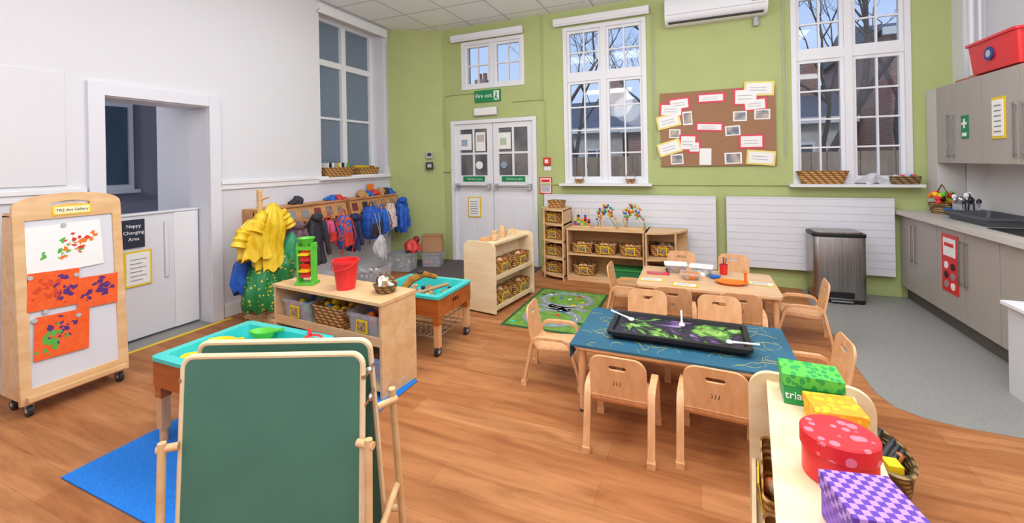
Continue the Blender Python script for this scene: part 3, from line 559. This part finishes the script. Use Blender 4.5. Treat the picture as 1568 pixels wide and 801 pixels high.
# ------------------------------------------------------------ storage shelf with cubbies
b=B(); L=1.06; D=.32; h=.60; t=.02
b.box(0,t,0,D,0.02,h-t,wood); b.box(L-t,L,0,D,0.0,h-t,wood); b.box(-.005,L+.005,-.01,D+.005,h-t,h,wood); b.box(t,L-t,.005,D,.04,.06,wood); b.box(t,L-t,.0,D,.32,.34,wood); b.box(t,L-t,D-.012,D-.001,.06,h-t,birchedge)
for x in (.36,.70): b.box(x-.009,x+.009,.01,D-.015,.06,.32,wood)
b.box(t,L-t,0.001,.012,.34,.375,wood)
sb=(-2.865,2.20,0.008); sa=math.radians(-4.5); b.done('cubby_storage_unit',sb,sa)
tub('plastic_tub',place(sb,sa,.19,.155,.342),.29,.25,.15,None,[blue,yel,red,lime],True,sa); inst('wicker_basket',rbasket(.30,.25,.14,wick,None,[yel,blue,yel]),place(sb,sa,.52,.155,.342),sa); tub('plastic_tub',place(sb,sa,.86,.155,.342),.29,.25,.15,None,[orange,red,blue,grey],True,sa)
for i,x in enumerate((.19,.53,.87)): tub('plastic_tub',place(sb,sa,x,.155,.062),.27,.24,.16,None,[dark,blue,woodo],True,sa)
b=B(); b.lathe([(.062,0),(.085,.18),(.092,.18),(.092,.20),(.082,.20),(.058,.01)],red,n=32); b.tube([(.093*math.cos(a_),-.093*abs(math.sin(a_)),.19-.05*abs(math.sin(a_))) for a_ in [math.pi*i/12 for i in range(13)]],.004,red,6); b.done('red_bucket',(-2.26,2.29,.61))
b=B(); b.lathe([(.06,0),(.08,.05),(.085,.055),(.075,.05),(.055,.01)],wickd)
b.tube([(.08*math.cos(a_),0,.05+.07*math.sin(a_)) for a_ in [math.pi*i/10 for i in range(11)]],.006,wickd,6)
for i in range(9): b.cyl((random.uniform(-.05,.05),random.uniform(-.05,.05),.03),(random.uniform(-.08,.08),random.uniform(-.06,.06),.09),.012,random.choice([paper,wood,woodl]),n=8)
b.done('round_basket',(-1.94,2.32,.61))
b=B(); b.box(-.07,.07,-.05,.05,0,.015,lime); 
for x in (-.055,.055): b.box(x-.008,x+.008,-.03,.03,.015,.30,lime)
b.lathe([(.02,.275),(.055,.335),(.06,.335),(.02,.265)],lime,n=20); b.cyl((-.055,0,.20),(.055,0,.20),.01,yel)
for zc,rr in ((.22,.055),(.10,.05)):
    for k in range(6): 
        an=k*math.pi/3; b.rb((0,rr*.6*math.cos(an),zc+rr*.6*math.sin(an)),(.07,rr,.012),red if k%3 else yel,(an,0,0))
    b.cyl((-.04,0,zc),(.04,0,zc),.018,orange)
b.box(-.063,.063,-.035,.035,.25,.275,lime); b.done('sand_wheel_toy',(-2.62,2.28,.61),.3)
# ------------------------------------------------------------ tray tables
def traytable(x0,x1,y0,y1,z,wheels,z0=0):
    b=B(); crate(b,x0+.03,x1-.03,y0+.03,y1-.03,z-.10,z,turq,t=.012,flare=.02,lip=.04)
    zt=z-.02
    b.box(x0,x1,y0,y0+.02,zt-.14,zt-.001,woodo); b.box(x0,x1,y1-.02,y1,zt-.14,zt-.001,woodo); b.box(x0,x0+.02,y0+.02,y1-.02,zt-.14,zt-.001,woodo); b.box(x1-.02,x1,y0+.02,y1-.02,zt-.14,zt-.001,woodo)
    for x in (x0+.03,x1-.03):
        for y in (y0+.03,y1-.03):
            b.box(x-.026,x+.026,y-.026,y+.026,zt-.20,zt-.10,woodo)
            b.box(x-.022,x+.022,y-.022,y+.022,.07+z0,zt-.20,woodc)
            if wheels: b.cyl((x-.012,y,.035+z0),(x+.012,y,.035+z0),.035,dark,n=18); b.cyl((x-.014,y,.035+z0),(x+.014,y,.035+z0),.015,lgrey); b.box(x-.018,x+.018,y-.012,y+.012,.05+z0,.08+z0,chrome)
            else: b.cyl((x,y,z0),(x,y,.07+z0),.02,woodc)
    if wheels:
        for i in range(12): xx=x0+.05+(x1-x0-.1)*i/11; b.tube([(xx,y0+.04,.24),(xx,y0+.04,.13),(xx,y1-.04,.13),(xx,y1-.04,.24)],.003,chrome,5)
        for k in range(6): yy=y0+.04+(y1-y0-.08)*k/5; b.tube([(x0+.05,yy,.13),(x1-.05,yy,.13)],.003,chrome,5)
        for zz in (.24,): b.tube([(x0+.05,y0+.04,zz),(x1-.05,y0+.04,zz),(x1-.05,y1-.04,zz),(x0+.05,y1-.04,zz)],.005,chrome,6,closed=True)
    for k in range(3): b.rb((x1+.002,(y0+y1)/2-.03+.03*k,zt-.06),(.004,.014,.03),txtk)
    return b.done('sand_and_water_table')
traytable(-2.68,-1.96,1.34,1.88,.47,False,.008); traytable(-2.42,-1.80,2.74,3.24,.46,True)
b=B(); b.lathe([(.03,0),(.06,.03),(.065,.035),(.055,.03),(.03,.01)],yel,sx=1.3,sy=.8); b.sph((.05,0,.03),.025,yel); b.done('yellow_boat_toy',(-2.50,1.44,.42))
for p,m in (((-2.52,1.60,.42),yel),((-2.42,1.78,.42),lime),((-2.03,1.80,.42),red)):
    b=B(); b.lathe([(.035,0),(.06,.035),(.07,.06),(.063,.055),(.03,.02)],m,sx=1.2,sy=.7); b.tube([(.07,0,.055),(.13,0,.07)],.01,m); b.done('sand_scoop',p,2.6 if m is red else .3)
b=B(); 
for i in range(60):
    x=random.uniform(-2.34,-1.88); y=random.uniform(2.82,3.16); b.sph((x,y,.385+random.random()*.03),(random.uniform(.012,.03),random.uniform(.012,.03),.015),random.choice([dark,wood,brownp,lgrey,M('sand','#C8A878',.9)]),8,6)
b.tube([(-2.25,2.85,.40),(-2.2,2.95,.50),(-2.12,3.02,.54),(-2.05,3.1,.50)],[.03,.035,.03,.02],M('bark','#B0782A',.8,kind='noise',hex2='#8A5A20',scale=(30,30,30)),8)
b.cyl((-2.1,2.85,.42),(-1.9,3.05,.47),.014,brownp); b.sph((-2.14,3.0,.56),(.03,.03,.02),dark); b.done('pebbles_and_driftwood')
# ------------------------------------------------------------ art easel (left)
b=B(); w=.52; TL=Matrix.Rotation(math.radians(-3.5),4,'X'); b.T=TL
arch=[(0,.08),(w,.08),(w,1.20)]+[(w/2+(w/2)*math.cos(math.pi*i/16),1.24+.085*math.sin(math.pi*i/16)**.8) for i in range(0,17)]+[(0,1.20)]
inner=[(.045,.16),(w-.045,.16),(w-.045,1.17),(.045,1.17)]
slot=[(.16+.20*i/10,1.262+.018*math.sin(math.pi*i/10)) for i in range(11)]+[(.36-.20*i/10,1.240+.018*math.sin(math.pi*(1-i/10))) for i in range(11)]
b.plate(arch,[inner,slot],.03,wood,FY,.003)
wb=M('whiteboard','#DEDFE6',.25); b.box(.04,w-.04,-.004,.008,.155,1.175,wb)
b.box(0,w,.016,.12,1.20,1.225,wood)
b.box(.17,.36,-.020,-.016,1.185,1.245,yel); b.box(.18,.35,-.022,-.020,1.193,1.237,M('cream_paper','#F2EBC0',.6)); b.text('TR2 Art Gallery',.024,txtk,TR(.265,-.0225,1.215)@FY)
op=M('orange_paper','#F05A18',.7,kind='noise',hex2='#F7682A',scale=(30,30,30)); pp=M('purple_paint','#5A2A78',.6); rp=M('red_paint','#D8331E',.5); gpn=M('green_paint','#5AB548',.5)
def sheetp(x0,x1,z0,z1,m,rot,cols,n,off=0):
    T=b.T; b.T=T@TR((x0+x1)/2,-.012-off,(z0+z1)/2)@Matrix.Rotation(rot,4,'Y'); W,H_=(x1-x0)/2,(z1-z0)/2; b.box(-W,W,-.0015,0,-H_,H_,m)
    for c,cx,cz,rr,k in cols:
        for i in range(k):
            x=cx*W+random.gauss(0,rr*W); z=cz*H_+random.gauss(0,rr*H_); x=max(-W*.9,min(W*.9,x)); z=max(-H_*.85,min(H_*.85,z)); r=random.uniform(.004,.016); an=random.uniform(0,3)
            pts=[(r*math.cos(6.283*q/9)*random.uniform(.4,1.4),r*math.sin(6.283*q/9)*random.uniform(.4,1.9)) for q in range(9)]
            q=-.0022-random.random()*.001; b.add([(x+px*math.cos(an)-pz*math.sin(an),q,z+px*math.sin(an)+pz*math.cos(an)) for px,pz in pts],[tuple(range(9))],c)
    b.T=T
sheetp(.045,.41,.83,1.13,paper,-.03,[(rp,.2,.3,.25,12),(orange,.35,.0,.22,8),(gpn,0,-.1,.3,9),(gpn,-.6,-.2,.05,3),(orange,.75,.3,.1,5)],0)
sheetp(.045,.28,.61,.84,op,.06,[(pp,.4,-.1,.3,22),(M('dk_orange','#D8481A',.6),-.2,0,.4,20)],0,.002); sheetp(.27,.48,.56,.76,op,.05,[(pp,.3,.2,.3,26),(pp,-.6,-.2,.2,8)],0,.004); sheetp(.065,.32,.31,.57,op,.05,[(pp,.1,.2,.3,20),(gpn,-.4,-.3,.3,24)],0,.003)
for x,z in ((.22,1.12),(.12,.60),(.27,.79),(.27,.53),(.06,.82),(.07,.56)): b.cyl((x,-.022,z),(x,-.012,z),.013,lgrey,n=14)
b.T=Matrix()
for x in (0,w-.03):
    b.loft([[(x+q,0+y,z) for q,y,z in ((0,.012,.10),(.03,.012,.10),(.03,.26,.10),(0,.26,.10))],[(x+q,0+y,z) for q,y,z in ((0,.088,1.20),(.03,.088,1.20),(.03,.20,1.20),(0,.20,1.20))]],wood)
b.box(.03,w-.03,.21,.235,.16,.9,wood); b.box(.03,w-.03,.015,.24,.10,.125,wood)
b.box(.02,w-.02,-.05,-.012,.10,.125,wood)
for x in (.04,w-.04):
    for y in (.02,.21): b.cyl((x-.012,y,.035),(x+.012,y,.035),.035,dark,n=16); b.cyl((x-.014,y,.035),(x+.014,y,.035),.014,lgrey); b.box(x-.018,x+.018,y-.012,y+.012,.05,.10,chrome)
b.done('art_display_easel',(-3.68,1.17,0),math.radians(90)+.0)
# ------------------------------------------------------------ chalkboard easel (foreground)
b=B(); cb=M('green_chalkboard','#457A6B',.55,kind='noise',hex2='#4A8070',scale=(5,5,5))
def panel(y_top,y_bot,zt,zb,wd):
    ln=math.hypot(y_top-y_bot,zt-zb); ang=math.atan2(y_top-y_bot,zt-zb)
    Mx=TR(0,y_bot,zb)@Matrix.Rotation(-ang,4,'X')@FY
    o=rrect(-wd/2,wd/2,0,ln,.035,6); b.plate(rrect(-wd/2+.008,wd/2-.008,.008,ln-.008,.03),[],.012,cb,Mx)
    pts=[Mx@Vector((x,y,0)) for x,y in o]; b.tube(pts,.0095,woodl,8,closed=True)
panel(-.035,-.09,.861,.10,.575); panel(.03,.17,.878,.10,.575)
b.cyl((-.28,-.0,.80),(.28,-.0,.80),.012,woodl)
for sx in (-1,1):
    x=sx*.32
    b.cyl((x,-.12,0),(x,-.09,.62),.012,wood); b.cyl((x+sx*.01,.26,0),(x,.17,.64),.013,wood); b.cyl((sx*.28,-.075,.60),(x+sx*.015,-.092,.60),.012,wood); b.cyl((sx*.28,.12,.60),(x+sx*.015,.175,.60),.012,wood); b.cyl((x,-.105,.25),(x,.22,.25),.012,wood)
    for z in (.70,.79): b.sph((sx*.295,0,z),.012,chrome); b.box(sx*.292-.005,sx*.292+.005,-.05,.05,z-.006,z+.006,chrome)
b.cyl((-.32,-.11,.14),(.32,-.11,.14),.012,wood); b.cyl((-.32,.24,.14),(.32,.24,.14),.012,wood)
b.done('chalkboard_easel',(-1.275,.995,0),math.radians(23.2))
# ------------------------------------------------------------ coats, rack, stand
def hang(b,x,y,z,wx,wy,h,m,prof,folds=5,seed=0,amp=.12):
    rings=[]; n=44; N=20
    for i in range(N+1):
        t=i/N; k=t*(len(prof)-1); a_=int(min(k,len(prof)-2)); s_=prof[a_]+(prof[a_+1]-prof[a_])*(k-a_)
        ring=[]
        for j in range(n):
            an=6.2832*j/n; f=1+amp*(.4+t)*math.sin(folds*an+seed+t*1.5)+.07*math.sin(3*an+seed*2+t*6)+.03*math.sin(11*an+seed*3-t*5)
            ring.append((x+wx*s_*f*math.cos(an)+.012*math.sin(seed+t*5),y+wy*s_*f*math.sin(an)+.014*math.sin(seed*2+t*4),z-h*t+(.022*math.sin(folds*an+seed) if t>.9 else 0)))
        rings.append(ring)
    b.loft(rings,m)
def sleeve(b,p,d,l,r,m,seed=0,flare=-.35):
    p=Vector(p); pts=[]; rs=[]
    for i in range(9):
        t=i/8; q=p+Vector(d)*t*l+Vector((0,0,-l*(t**1.2)*.95)); pts.append(q); rs.append(r*(1+.16*math.sin(i*2.3+seed))*(1+flare*t))
    b.tube(pts,rs,m,12)
fy=M('apron_yellow','#E3B614',.38,kind='noise',hex2='#F7D838',scale=(16,16,9),bump=.9); fb=M('coat_blue','#1D4FB0',.6,kind='noise',hex2='#2A68D0',scale=(15,15,15),bump=.4); fk=M('coat_black','#25252B',.7,kind='noise',hex2='#3A3A44',scale=(15,15,15),bump=.4); fg=M('coat_mauve','#6A4E5E',.7,kind='noise',hex2='#86707C',scale=(15,15,15),bump=.4)
fgr=M('apron_pattern','#E0CB2A',.5,kind='voronoi',hex2='#1C7A40',scale=(30,30,30),lo=.22,hi=.27)
fred=M('bag_red','#C82A30',.5,kind='noise',hex2='#E04A40',scale=(20,20,20),bump=.3)
fm=M('bag_multicolour','#E85A20',.6,kind='noise',hex2='#2868C0',scale=(25,25,25),lo=.45,hi=.52); fw=M('bag_white','#D8D8DC',.7,kind='noise',hex2='#C2C2CA',scale=(20,20,20)); fp=M('bag_patterned','#C8543A',.7,kind='voronoi',hex2='#E2DACC',scale=(45,45,45),lo=.3,hi=.4)
SX,SY=-3.82,2.80
b=B(); b.box(SX-.02,SX+.02,SY-.02,SY+.02,.03,1.25,wood); b.box(SX-.22,SX+.22,SY-.02,SY+.02,.0,.035,wood); b.box(SX-.02,SX+.02,SY-.22,SY+.22,.0,.034,wood)
for z,an in ((1.15,.3),(1.15,2.4),(1.05,-1.2),(.70,.9),(.7,3.0)): b.cyl((SX,SY,z),(SX+.1*math.cos(an),SY+.1*math.sin(an),z+.03),.009,wood,n=8)
b.done('coat_stand',bev=.003)
# two aprons: broad gathered bodies with short flared sleeves
b=B()
hang(b,SX+.10,SY+.04,1.12,.08,.15,.62,fy,[.25,.70,.95,.92,.85,.92,1.0],9,1,.10)
hang(b,SX+.09,SY-.12,.99,.08,.15,.36,fy,[.35,.95,1.08,1.0,1.05],8,2.4,.12)
sleeve(b,(SX+.11,SY+.14,1.02),(.05,.55,0),.15,.05,fy,1,.2); sleeve(b,(SX+.11,SY-.05,1.03),(.15,-.6,0),.17,.05,fy,2,.2); sleeve(b,(SX+.09,SY-.22,.90),(.1,-.45,0),.15,.05,fy,3,.2)
b.done('yellow_apron')
b=B(); hang(b,SX+.06,SY-.04,.54,.13,.15,.40,fgr,[.6,.95,1.05,1.05,.95],7,4,.09); hang(b,SX+.10,SY+.15,.62,.09,.10,.40,fgr,[.3,.9,1.0,1.0,.8],6,1,.12); b.done('patterned_apron')
b=B(); hang(b,SX-.04,SY-.16,.66,.06,.08,.34,fb,[.3,.9,1.0,1.0,.8],5,1,.12); b.done('blue_apron')
b=B(); hang(b,SX+.05,SY+.28,.80,.06,.07,.34,M('bag_turquoise','#2F9A8C',.6,kind='noise',hex2='#48B04A',scale=(20,20,20)),[.3,.9,1.0,1.0,.8],5,1,.12); b.done('green_bag')
def rack(y0,y1):
    b=B(); b.box(-4.245,-4.225,y0,y1,.80,1.04,woodr); b.box(-4.225,-4.05,y0,y1,1.02,1.04,woodr); b.rb((-4.06,(y0+y1)/2,.93),(.016,y1-y0,.17),woodr,(0,-.25,0)); b.box(-4.225,-4.03,y0,y1,.80,.818,woodr)
    n=int((y1-y0)/.16)
    for i in range(n+1):
        y=y0+(y1-y0-.014)*i/n; b.box(-4.225,-4.06,y,y+.014,.818,1.02,woodr)
        if i<n:
            b.rb((-4.047,y+.08,.93),(.006,.09,.10),random.choice([dark,ph,M('photo_b','#7A3A34',.5),grey]),(0,-.25,0)); b.cyl((-4.05,y+.08,.83),(-3.97,y+.08,.85),.009,wood,n=8)
    b.done('coat_peg_rack')
rack(2.92,4.14); rack(4.20,5.14)
def bag(name,y,z,w,h,m,d=.07,straps=True,x=-3.98,m2=None):
    b=B(); rings=[]
    for i in range(13):
        t=i/12; s_=(math.sin(math.pi*(.06+.88*t)))**.3; rings.append([(x+p[1]*s_*d/.07,y+p[0]*s_*(1+.05*math.sin(i*2)),z-h/2-(t-.5)*h) for p in rrect(-w/2,w/2,-.07,.07,.05,4)])
    b.loft(rings,m); b.loft([[(x+.06*d/.07+p[1]*.4,y+p[0]*.7,zz) for p in rrect(-w/2,w/2,-.07,.07,.04,4)] for zz in (z-h*.9,z-h*.5)],m2 or m)
    if straps:
        b.tube([(x,y-.05,z-.02),(x,y-.02,z+.06),(x,y+.02,z+.06),(x,y+.05,z-.02)],.008,m2 or m,6)
        for k in (-1,1): b.tube([(x+.07,y+k*w*.3,z-h*.1),(x+.10,y+k*w*.5,z-h*.6),(x+.05,y+k*w*.4,z-h*1.15)],.007,m2 or m,6)
    b.done(name)
def coat(name,y,z,w,h,m,seed,x=-3.97,d=.08,hood=True):
    b=B(); hang(b,x,y,z,d,w/2,h,m,[.25,.8,1,.95,1.0,1.05],6,seed,.12); sleeve(b,(x+.04,y-w*.36,z-.08),(.12,-.12,0),h*.75,.038,m,seed); sleeve(b,(x+.04,y+w*.36,z-.08),(.12,.12,0),h*.75,.038,m,seed+2)
    if hood: b.sph((x+.04,y,z-.03),(.06,.07,.05),m,12,8)
    b.done(name)
coat('lime_coat',3.10,.76,.13,.34,M('coat_lime','#7AA83A',.6),4,x=-4.0,d=.05,hood=False)
coat('mauve_coat',3.32,.86,.18,.50,fg,1)
coat('black_coat',3.55,.92,.20,.54,fk,2,x=-3.95); bag('pink_bag',3.78,.82,.13,.26,M('bag_pink','#D85A92',.6),m2=fred)
bag('multicolour_bag',3.97,.86,.19,.40,fm,m2=fred,x=-3.94,d=.08); coat('navy_coat',4.18,.84,.12,.44,M('coat_navy','#2C3458',.7),3,x=-4.0)
bag('blue_backpack',4.44,.92,.24,.42,fb,m2=fk,d=.10,x=-3.93); bag('blue_backpack',4.67,.86,.18,.34,M('bag_royal','#2F74DC',.6),m2=fb,x=-3.95)
bag('patterned_bag',4.85,.92,.15,.36,fp,straps=False,x=-3.95); coat('blue_coat',5.03,.98,.13,.48,fb,5,x=-3.91)
b=B(); hang(b,-3.76,4.42,.56,.06,.10,.30,fw,[.2,.8,1,1,.6],7,2,.08); b.tube([(-3.82,4.38,.84),(-3.76,4.42,.54),(-3.82,4.46,.84)],.004,fw,6); b.done('drawstring_bag')
b=B()
for i,(y,m,h_) in enumerate(((3.48,fk,.045),(3.98,blue,.03),(4.08,fred,.03),(4.50,M('cloth_tan','#C0905A',.7,bump=.4),.045),(4.62,blue,.035),(4.74,fred,.04),(4.86,M('cloth_tan','#C0905A',.7),.05),(4.97,fk,.045),(5.06,fb,.04))):
    hang(b,-4.14,y,1.043+h_*2,.07,.06+.01*(i%3),h_*2,m,[.4,.8,1,1.1],5,i,.12)
b.box(-4.2,-4.19,4.68,4.80,1.045,1.2,orange); b.done('hats_and_gloves')
def boxx(name,x,y,w,d,h,fill,z=0,rz=0,lid=None): return tub(name,(x,y,z),w,d,h,lid,fill,False,rz)
boxx('clear_storage_box',-3.84,4.36,.36,.34,.17,[paper,grey,lgrey,fw],.001,.1); boxx('clear_storage_box',-3.76,4.86,.34,.30,.22,[blue,grey,paper],.009,.2,M('lid_grey','#9AA0A6',.4)); boxx('clear_storage_box',-3.50,5.22,.28,.28,.18,[red,grey],.009,.3,M('lid_grey','#9AA0A6',.4))
b=B(); b.loft([[(p[0]*s_,p[1]*s_*.8,z) for p in rrect(-.15,.15,-.12,.12,.02,3)] for s_,z in ((.95,0),(1,.12),(.9,.2),(1.02,.24))],brownp); b.done('paper_bag',(-3.50,5.22,.205),.4)
b=B(); hang(b,0,0,.15,.10,.09,.15,fred,[.4,.8,1,1.05,1],5,3,.15); b.sph((.04,.05,.14),(.05,.05,.05),M('bag_maroon','#8A1A28',.6)); b.done('red_bag',(-3.66,4.94,.265))
inst('wicker_basket',rbasket(.26,.46,.11),(-4.33,4.22,1.321)); inst('wicker_basket',rbasket(.22,.38,.10),(-4.33,4.78,1.321))
b=B()
for i in range(9): b.rb((-4.33,4.05+.042*i,1.415),(.16,.008+.008*(i%3),.17),[paper,dark,paper,lgrey,yel,paper,dark,paper,lime][i],(.10*(i%3-1),0,0))
b.done('picture_books')
b=B(); b.rb((-4.33,4.72,1.41),(.13,.16,.10),yel,(0,.1,.1)); b.rb((-4.33,4.88,1.41),(.12,.06,.09),woodo); b.done('toy_boxes')
b=B(); b.loft([[(p[0]*s_,p[1]*s_,z) for p in rrect(-.23,.23,-.055,.055,.05,5)] for s_,z in ((.82,0),(1,.12),(1.03,.125),(1.03,.14),(.94,.14),(.8,.02))],wick); b.done('wicker_basket',(1.25,5.56,1.171))
b=B(); b.loft([[(p[0]*s_,p[1]*s_,z) for p in rrect(-.12,.12,-.05,.05,.03,5)] for s_,z in ((.9,0),(1,.07),(1.03,.08),(.93,.08),(.85,.02))],wickd); 
for i in range(8): b.sph((random.uniform(-.09,.09),random.uniform(-.03,.03),.08),.02,random.choice([fw,pink,blue]),8,6)
b.done('small_trinket_basket',(1.95,5.56,1.171))
b=B(); hang(b,0,0,.11,.12,.03,.11,fw,[.25,.6,.9,1],5,2,.2); b.done('folded_cloth',(1.68,5.555,1.175))
for x in (-1.42,-.76):
    b=B(); b.lathe([(.04,0),(.06,.05),(.064,.055),(.055,.05),(.035,.01)],wick); b.tube([(.06*math.cos(a_),0,.05+.09*math.sin(a_)) for a_ in [math.pi*i/10 for i in range(11)]],.004,wick,6); b.done('handled_basket',(x,5.56,1.171))
# ------------------------------------------------------------ outside
b=B(); b.box(-40,40,6.5,60,-.6,-.5,M('garden_ground','#6A6A5C',.9,kind='noise',hex2='#5A5A4E',scale=(2,2,2))); b.done('ground_outside')
b=B()
fe=M('timber_fence','#8A7460',.9,kind='wood',hex2='#9C8670',scale=(9,9,1))
for i in range(90): b.box(-12+.25*i,-12+.25*i+.235,9.6,9.62,-.5,1.55,fe)
b.box(-12,10.5,9.62,9.66,1.3,1.4,fe); b.box(-12,10.5,9.62,9.66,.2,.3,fe)
b.done('garden_fence')
def house(x0,x1,y,zt,roof,storeys,seed,bm=brick):
    b=B(); b.box(x0,x1,y,y+8,-.5,zt,bm); n=max(1,int((x1-x0)/2.0)); wt=M('house_trim','#DAD8D2',.7); wg=M('house_glass','#4A545E',.2)
    for s_ in range(storeys):
        zc=1.2+s_*2.7
        for i in range(n):
            xc=x0+(x1-x0)*(i+.5)/n; b.box(xc-.55,xc+.55,y-.06,y,zc-.75,zc+.85,wt); b.box(xc-.45,xc-.03,y-.08,y-.05,zc-.65,zc+.05,wg); b.box(xc+.03,xc+.45,y-.08,y-.05,zc-.65,zc+.05,wg); b.box(xc-.45,xc-.03,y-.08,y-.05,zc+.12,zc+.75,wg); b.box(xc+.03,xc+.45,y-.08,y-.05,zc+.12,zc+.75,wg)
    b.add([(x0-.3,y-.3,zt),(x1+.3,y-.3,zt),(x1+.3,y+4,zt+roof),(x0-.3,y+4,zt+roof),(x1+.3,y+8.3,zt),(x0-.3,y+8.3,zt)],[(0,1,2,3),(3,2,4,5),(1,4,2),(0,3,5)],slate)
    b.box(x0-.3,x1+.3,y-.35,y-.25,zt-.2,zt+.05,wt); b.box(x1-1.0,x1-.3,y+2.6,y+3.4,zt,zt+roof+.9,brick)
    for k in (-.85,-.5): b.cyl((x1+k,y+3,zt+roof+.9),(x1+k,y+3,zt+roof+1.3),.13,M('chimney_pot','#A5603C',.8))
    b.done('terraced_house')
stucco=M('stucco_cream','#B8B0A4',.8,kind='noise',hex2='#C8C0B4',scale=(3,3,3))
house(-17,-11,20,4.0,1.5,2,1); house(-10.6,-3.2,21,3.0,1.9,1,2,stucco); house(-2.8,2.0,20,2.9,1.6,1,3); house(2.3,5.6,21,3.0,1.9,1,5,stucco); house(6.0,12,18,5.6,1.2,2,4)
def tree(x,y,seed,H_=3.2):
    random.seed(seed); b=B(); bk=M('bare_bark','#4A403C',.9,kind='noise',hex2='#5A504A',scale=(8,8,8))
    def br(p,d,l,r,dep):
        pts=[p]; q=p; dd=d
        for i in range(4):
            dd=(dd+Vector((random.uniform(-.22,.22),random.uniform(-.22,.22),random.uniform(-.08,.2)))).normalized(); q=q+dd*l/4; pts.append(q)
        b.tube(pts,[r*(1-.13*i) for i in range(5)],bk,6 if dep>2 else 4)
        if dep==0: return
        for k in range(3 if dep>1 else 4):
            e=pts[random.choice([2,3,4])] if k else pts[-1]; nd=(dd+Vector((random.uniform(-1,1),random.uniform(-.8,.8),random.uniform(-.3,.8)))).normalized(); br(e,nd,l*random.uniform(.6,.8),r*.5,dep-1)
    br(Vector((x,y,-.5)),Vector((.05,0,1)),H_,.15,5); b.done('bare_tree')
tree(-3.4,13,3,3.6); tree(-.9,12,5,3.0); tree(2.6,12.5,9,3.4); tree(5.2,15,11,3.6)
b=B()
random.seed(4)
for i in range(40): x=random.uniform(-8,7); b.sph((x,8.7+random.random()*.3,random.uniform(-.3,.7)),random.uniform(.3,.5),M('garden_hedge','#3E4E30',.9,kind='noise',hex2='#55663C',scale=(9,9,9),bump=.8),10,7)
b.done('garden_hedge')
# ------------------------------------------------------------ lights
w=bpy.data.worlds.new('world'); sc.world=w; w.use_nodes=True; nt=w.node_tree; bg=nt.nodes['Background']
tc=nt.nodes.new('ShaderNodeTexCoord'); sx_=nt.nodes.new('ShaderNodeSeparateXYZ'); rp_=nt.nodes.new('ShaderNodeValToRGB'); nt.links.new(tc.outputs['Generated'],sx_.inputs[0]); nt.links.new(sx_.outputs[2],rp_.inputs[0]); nt.links.new(rp_.outputs[0],bg.inputs[0])
rp_.color_ramp.elements[0].color=lin('#CFE0F8'); rp_.color_ramp.elements[1].color=lin('#92B8EE'); rp_.color_ramp.elements[1].position=.5; bg.inputs[1].default_value=1.1
LC=(.965,.985,1)
def area(x,y,e,sx=1.2,sy=.6,z=3.47,col=LC,rot=(0,0,0),name='ceiling_panel_light'):
    l=bpy.data.lights.new(name,'AREA'); l.shape='RECTANGLE'; l.size=sx; l.size_y=sy; l.energy=e; l.color=col; o=bpy.data.objects.new(name,l); COL.objects.link(o); o.location=(x,y,z); o.rotation_euler=rot
def fill_point(x,y,e,z=2.85):
    l=bpy.data.lights.new('ceiling_fill_point','POINT'); l.shadow_soft_size=.3; l.energy=e; l.color=LC; o=bpy.data.objects.new('ceiling_fill_point',l); COL.objects.link(o); o.location=(x,y,z)  # unseen point fill, added to brighten the ceiling; no fixture here
for x in (-2.4,-.8,1.1):
    for y in (-1.2,1.0,3.0): area(x,y,14 if x<-2 else 17)
for x in (-1.45,.8):
    for y,e in ((-.4,15),(1.1,17),(2.4,28)): fill_point(x,y,e,2.66)
for x,z in ((-1.6,2.88),(.2,2.85),(1.5,2.85)): area(x,2.55,9,.9,.25,z,LC,(math.radians(180-28),0,0),'ceiling_fill_upward')  # unseen upward fills, added to lift the ceiling and upper back wall
l=bpy.data.lights.new('changing_room_fill','POINT'); l.energy=42; l.shadow_soft_size=.2; o=bpy.data.objects.new('changing_room_fill',l); COL.objects.link(o); o.location=(-6,1.0,2.4)  # unseen fill added to brighten the changing room walls
l=bpy.data.lights.new('facade_fill_sun','SUN'); l.energy=1.3; l.angle=.3; o=bpy.data.objects.new('facade_fill_sun',l); COL.objects.link(o); o.rotation_euler=(math.radians(48),0,math.radians(-20))  # added sun, brightens the house fronts under an overcast sky
sc.view_settings.view_transform='Standard'; sc.view_settings.look='None'
# ------------------------------------------------------------ camera
F=656.0; TH=math.atan(281/656.0); ROLL=math.radians(1.07); H=1.47
cam=bpy.data.cameras.new('camera'); co=bpy.data.objects.new('camera',cam); COL.objects.link(co); cam.sensor_width=36; cam.lens=36*F/1568; cam.clip_start=.05
co.matrix_world=Matrix.Translation((0,0,H))@Matrix.Rotation(TH,4,'Z')@Matrix.Rotation(math.pi/2,4,'X')@Matrix.Rotation(-ROLL,4,'Z')
cam.shift_y=-(400.5-248)/1568; sc.camera=co
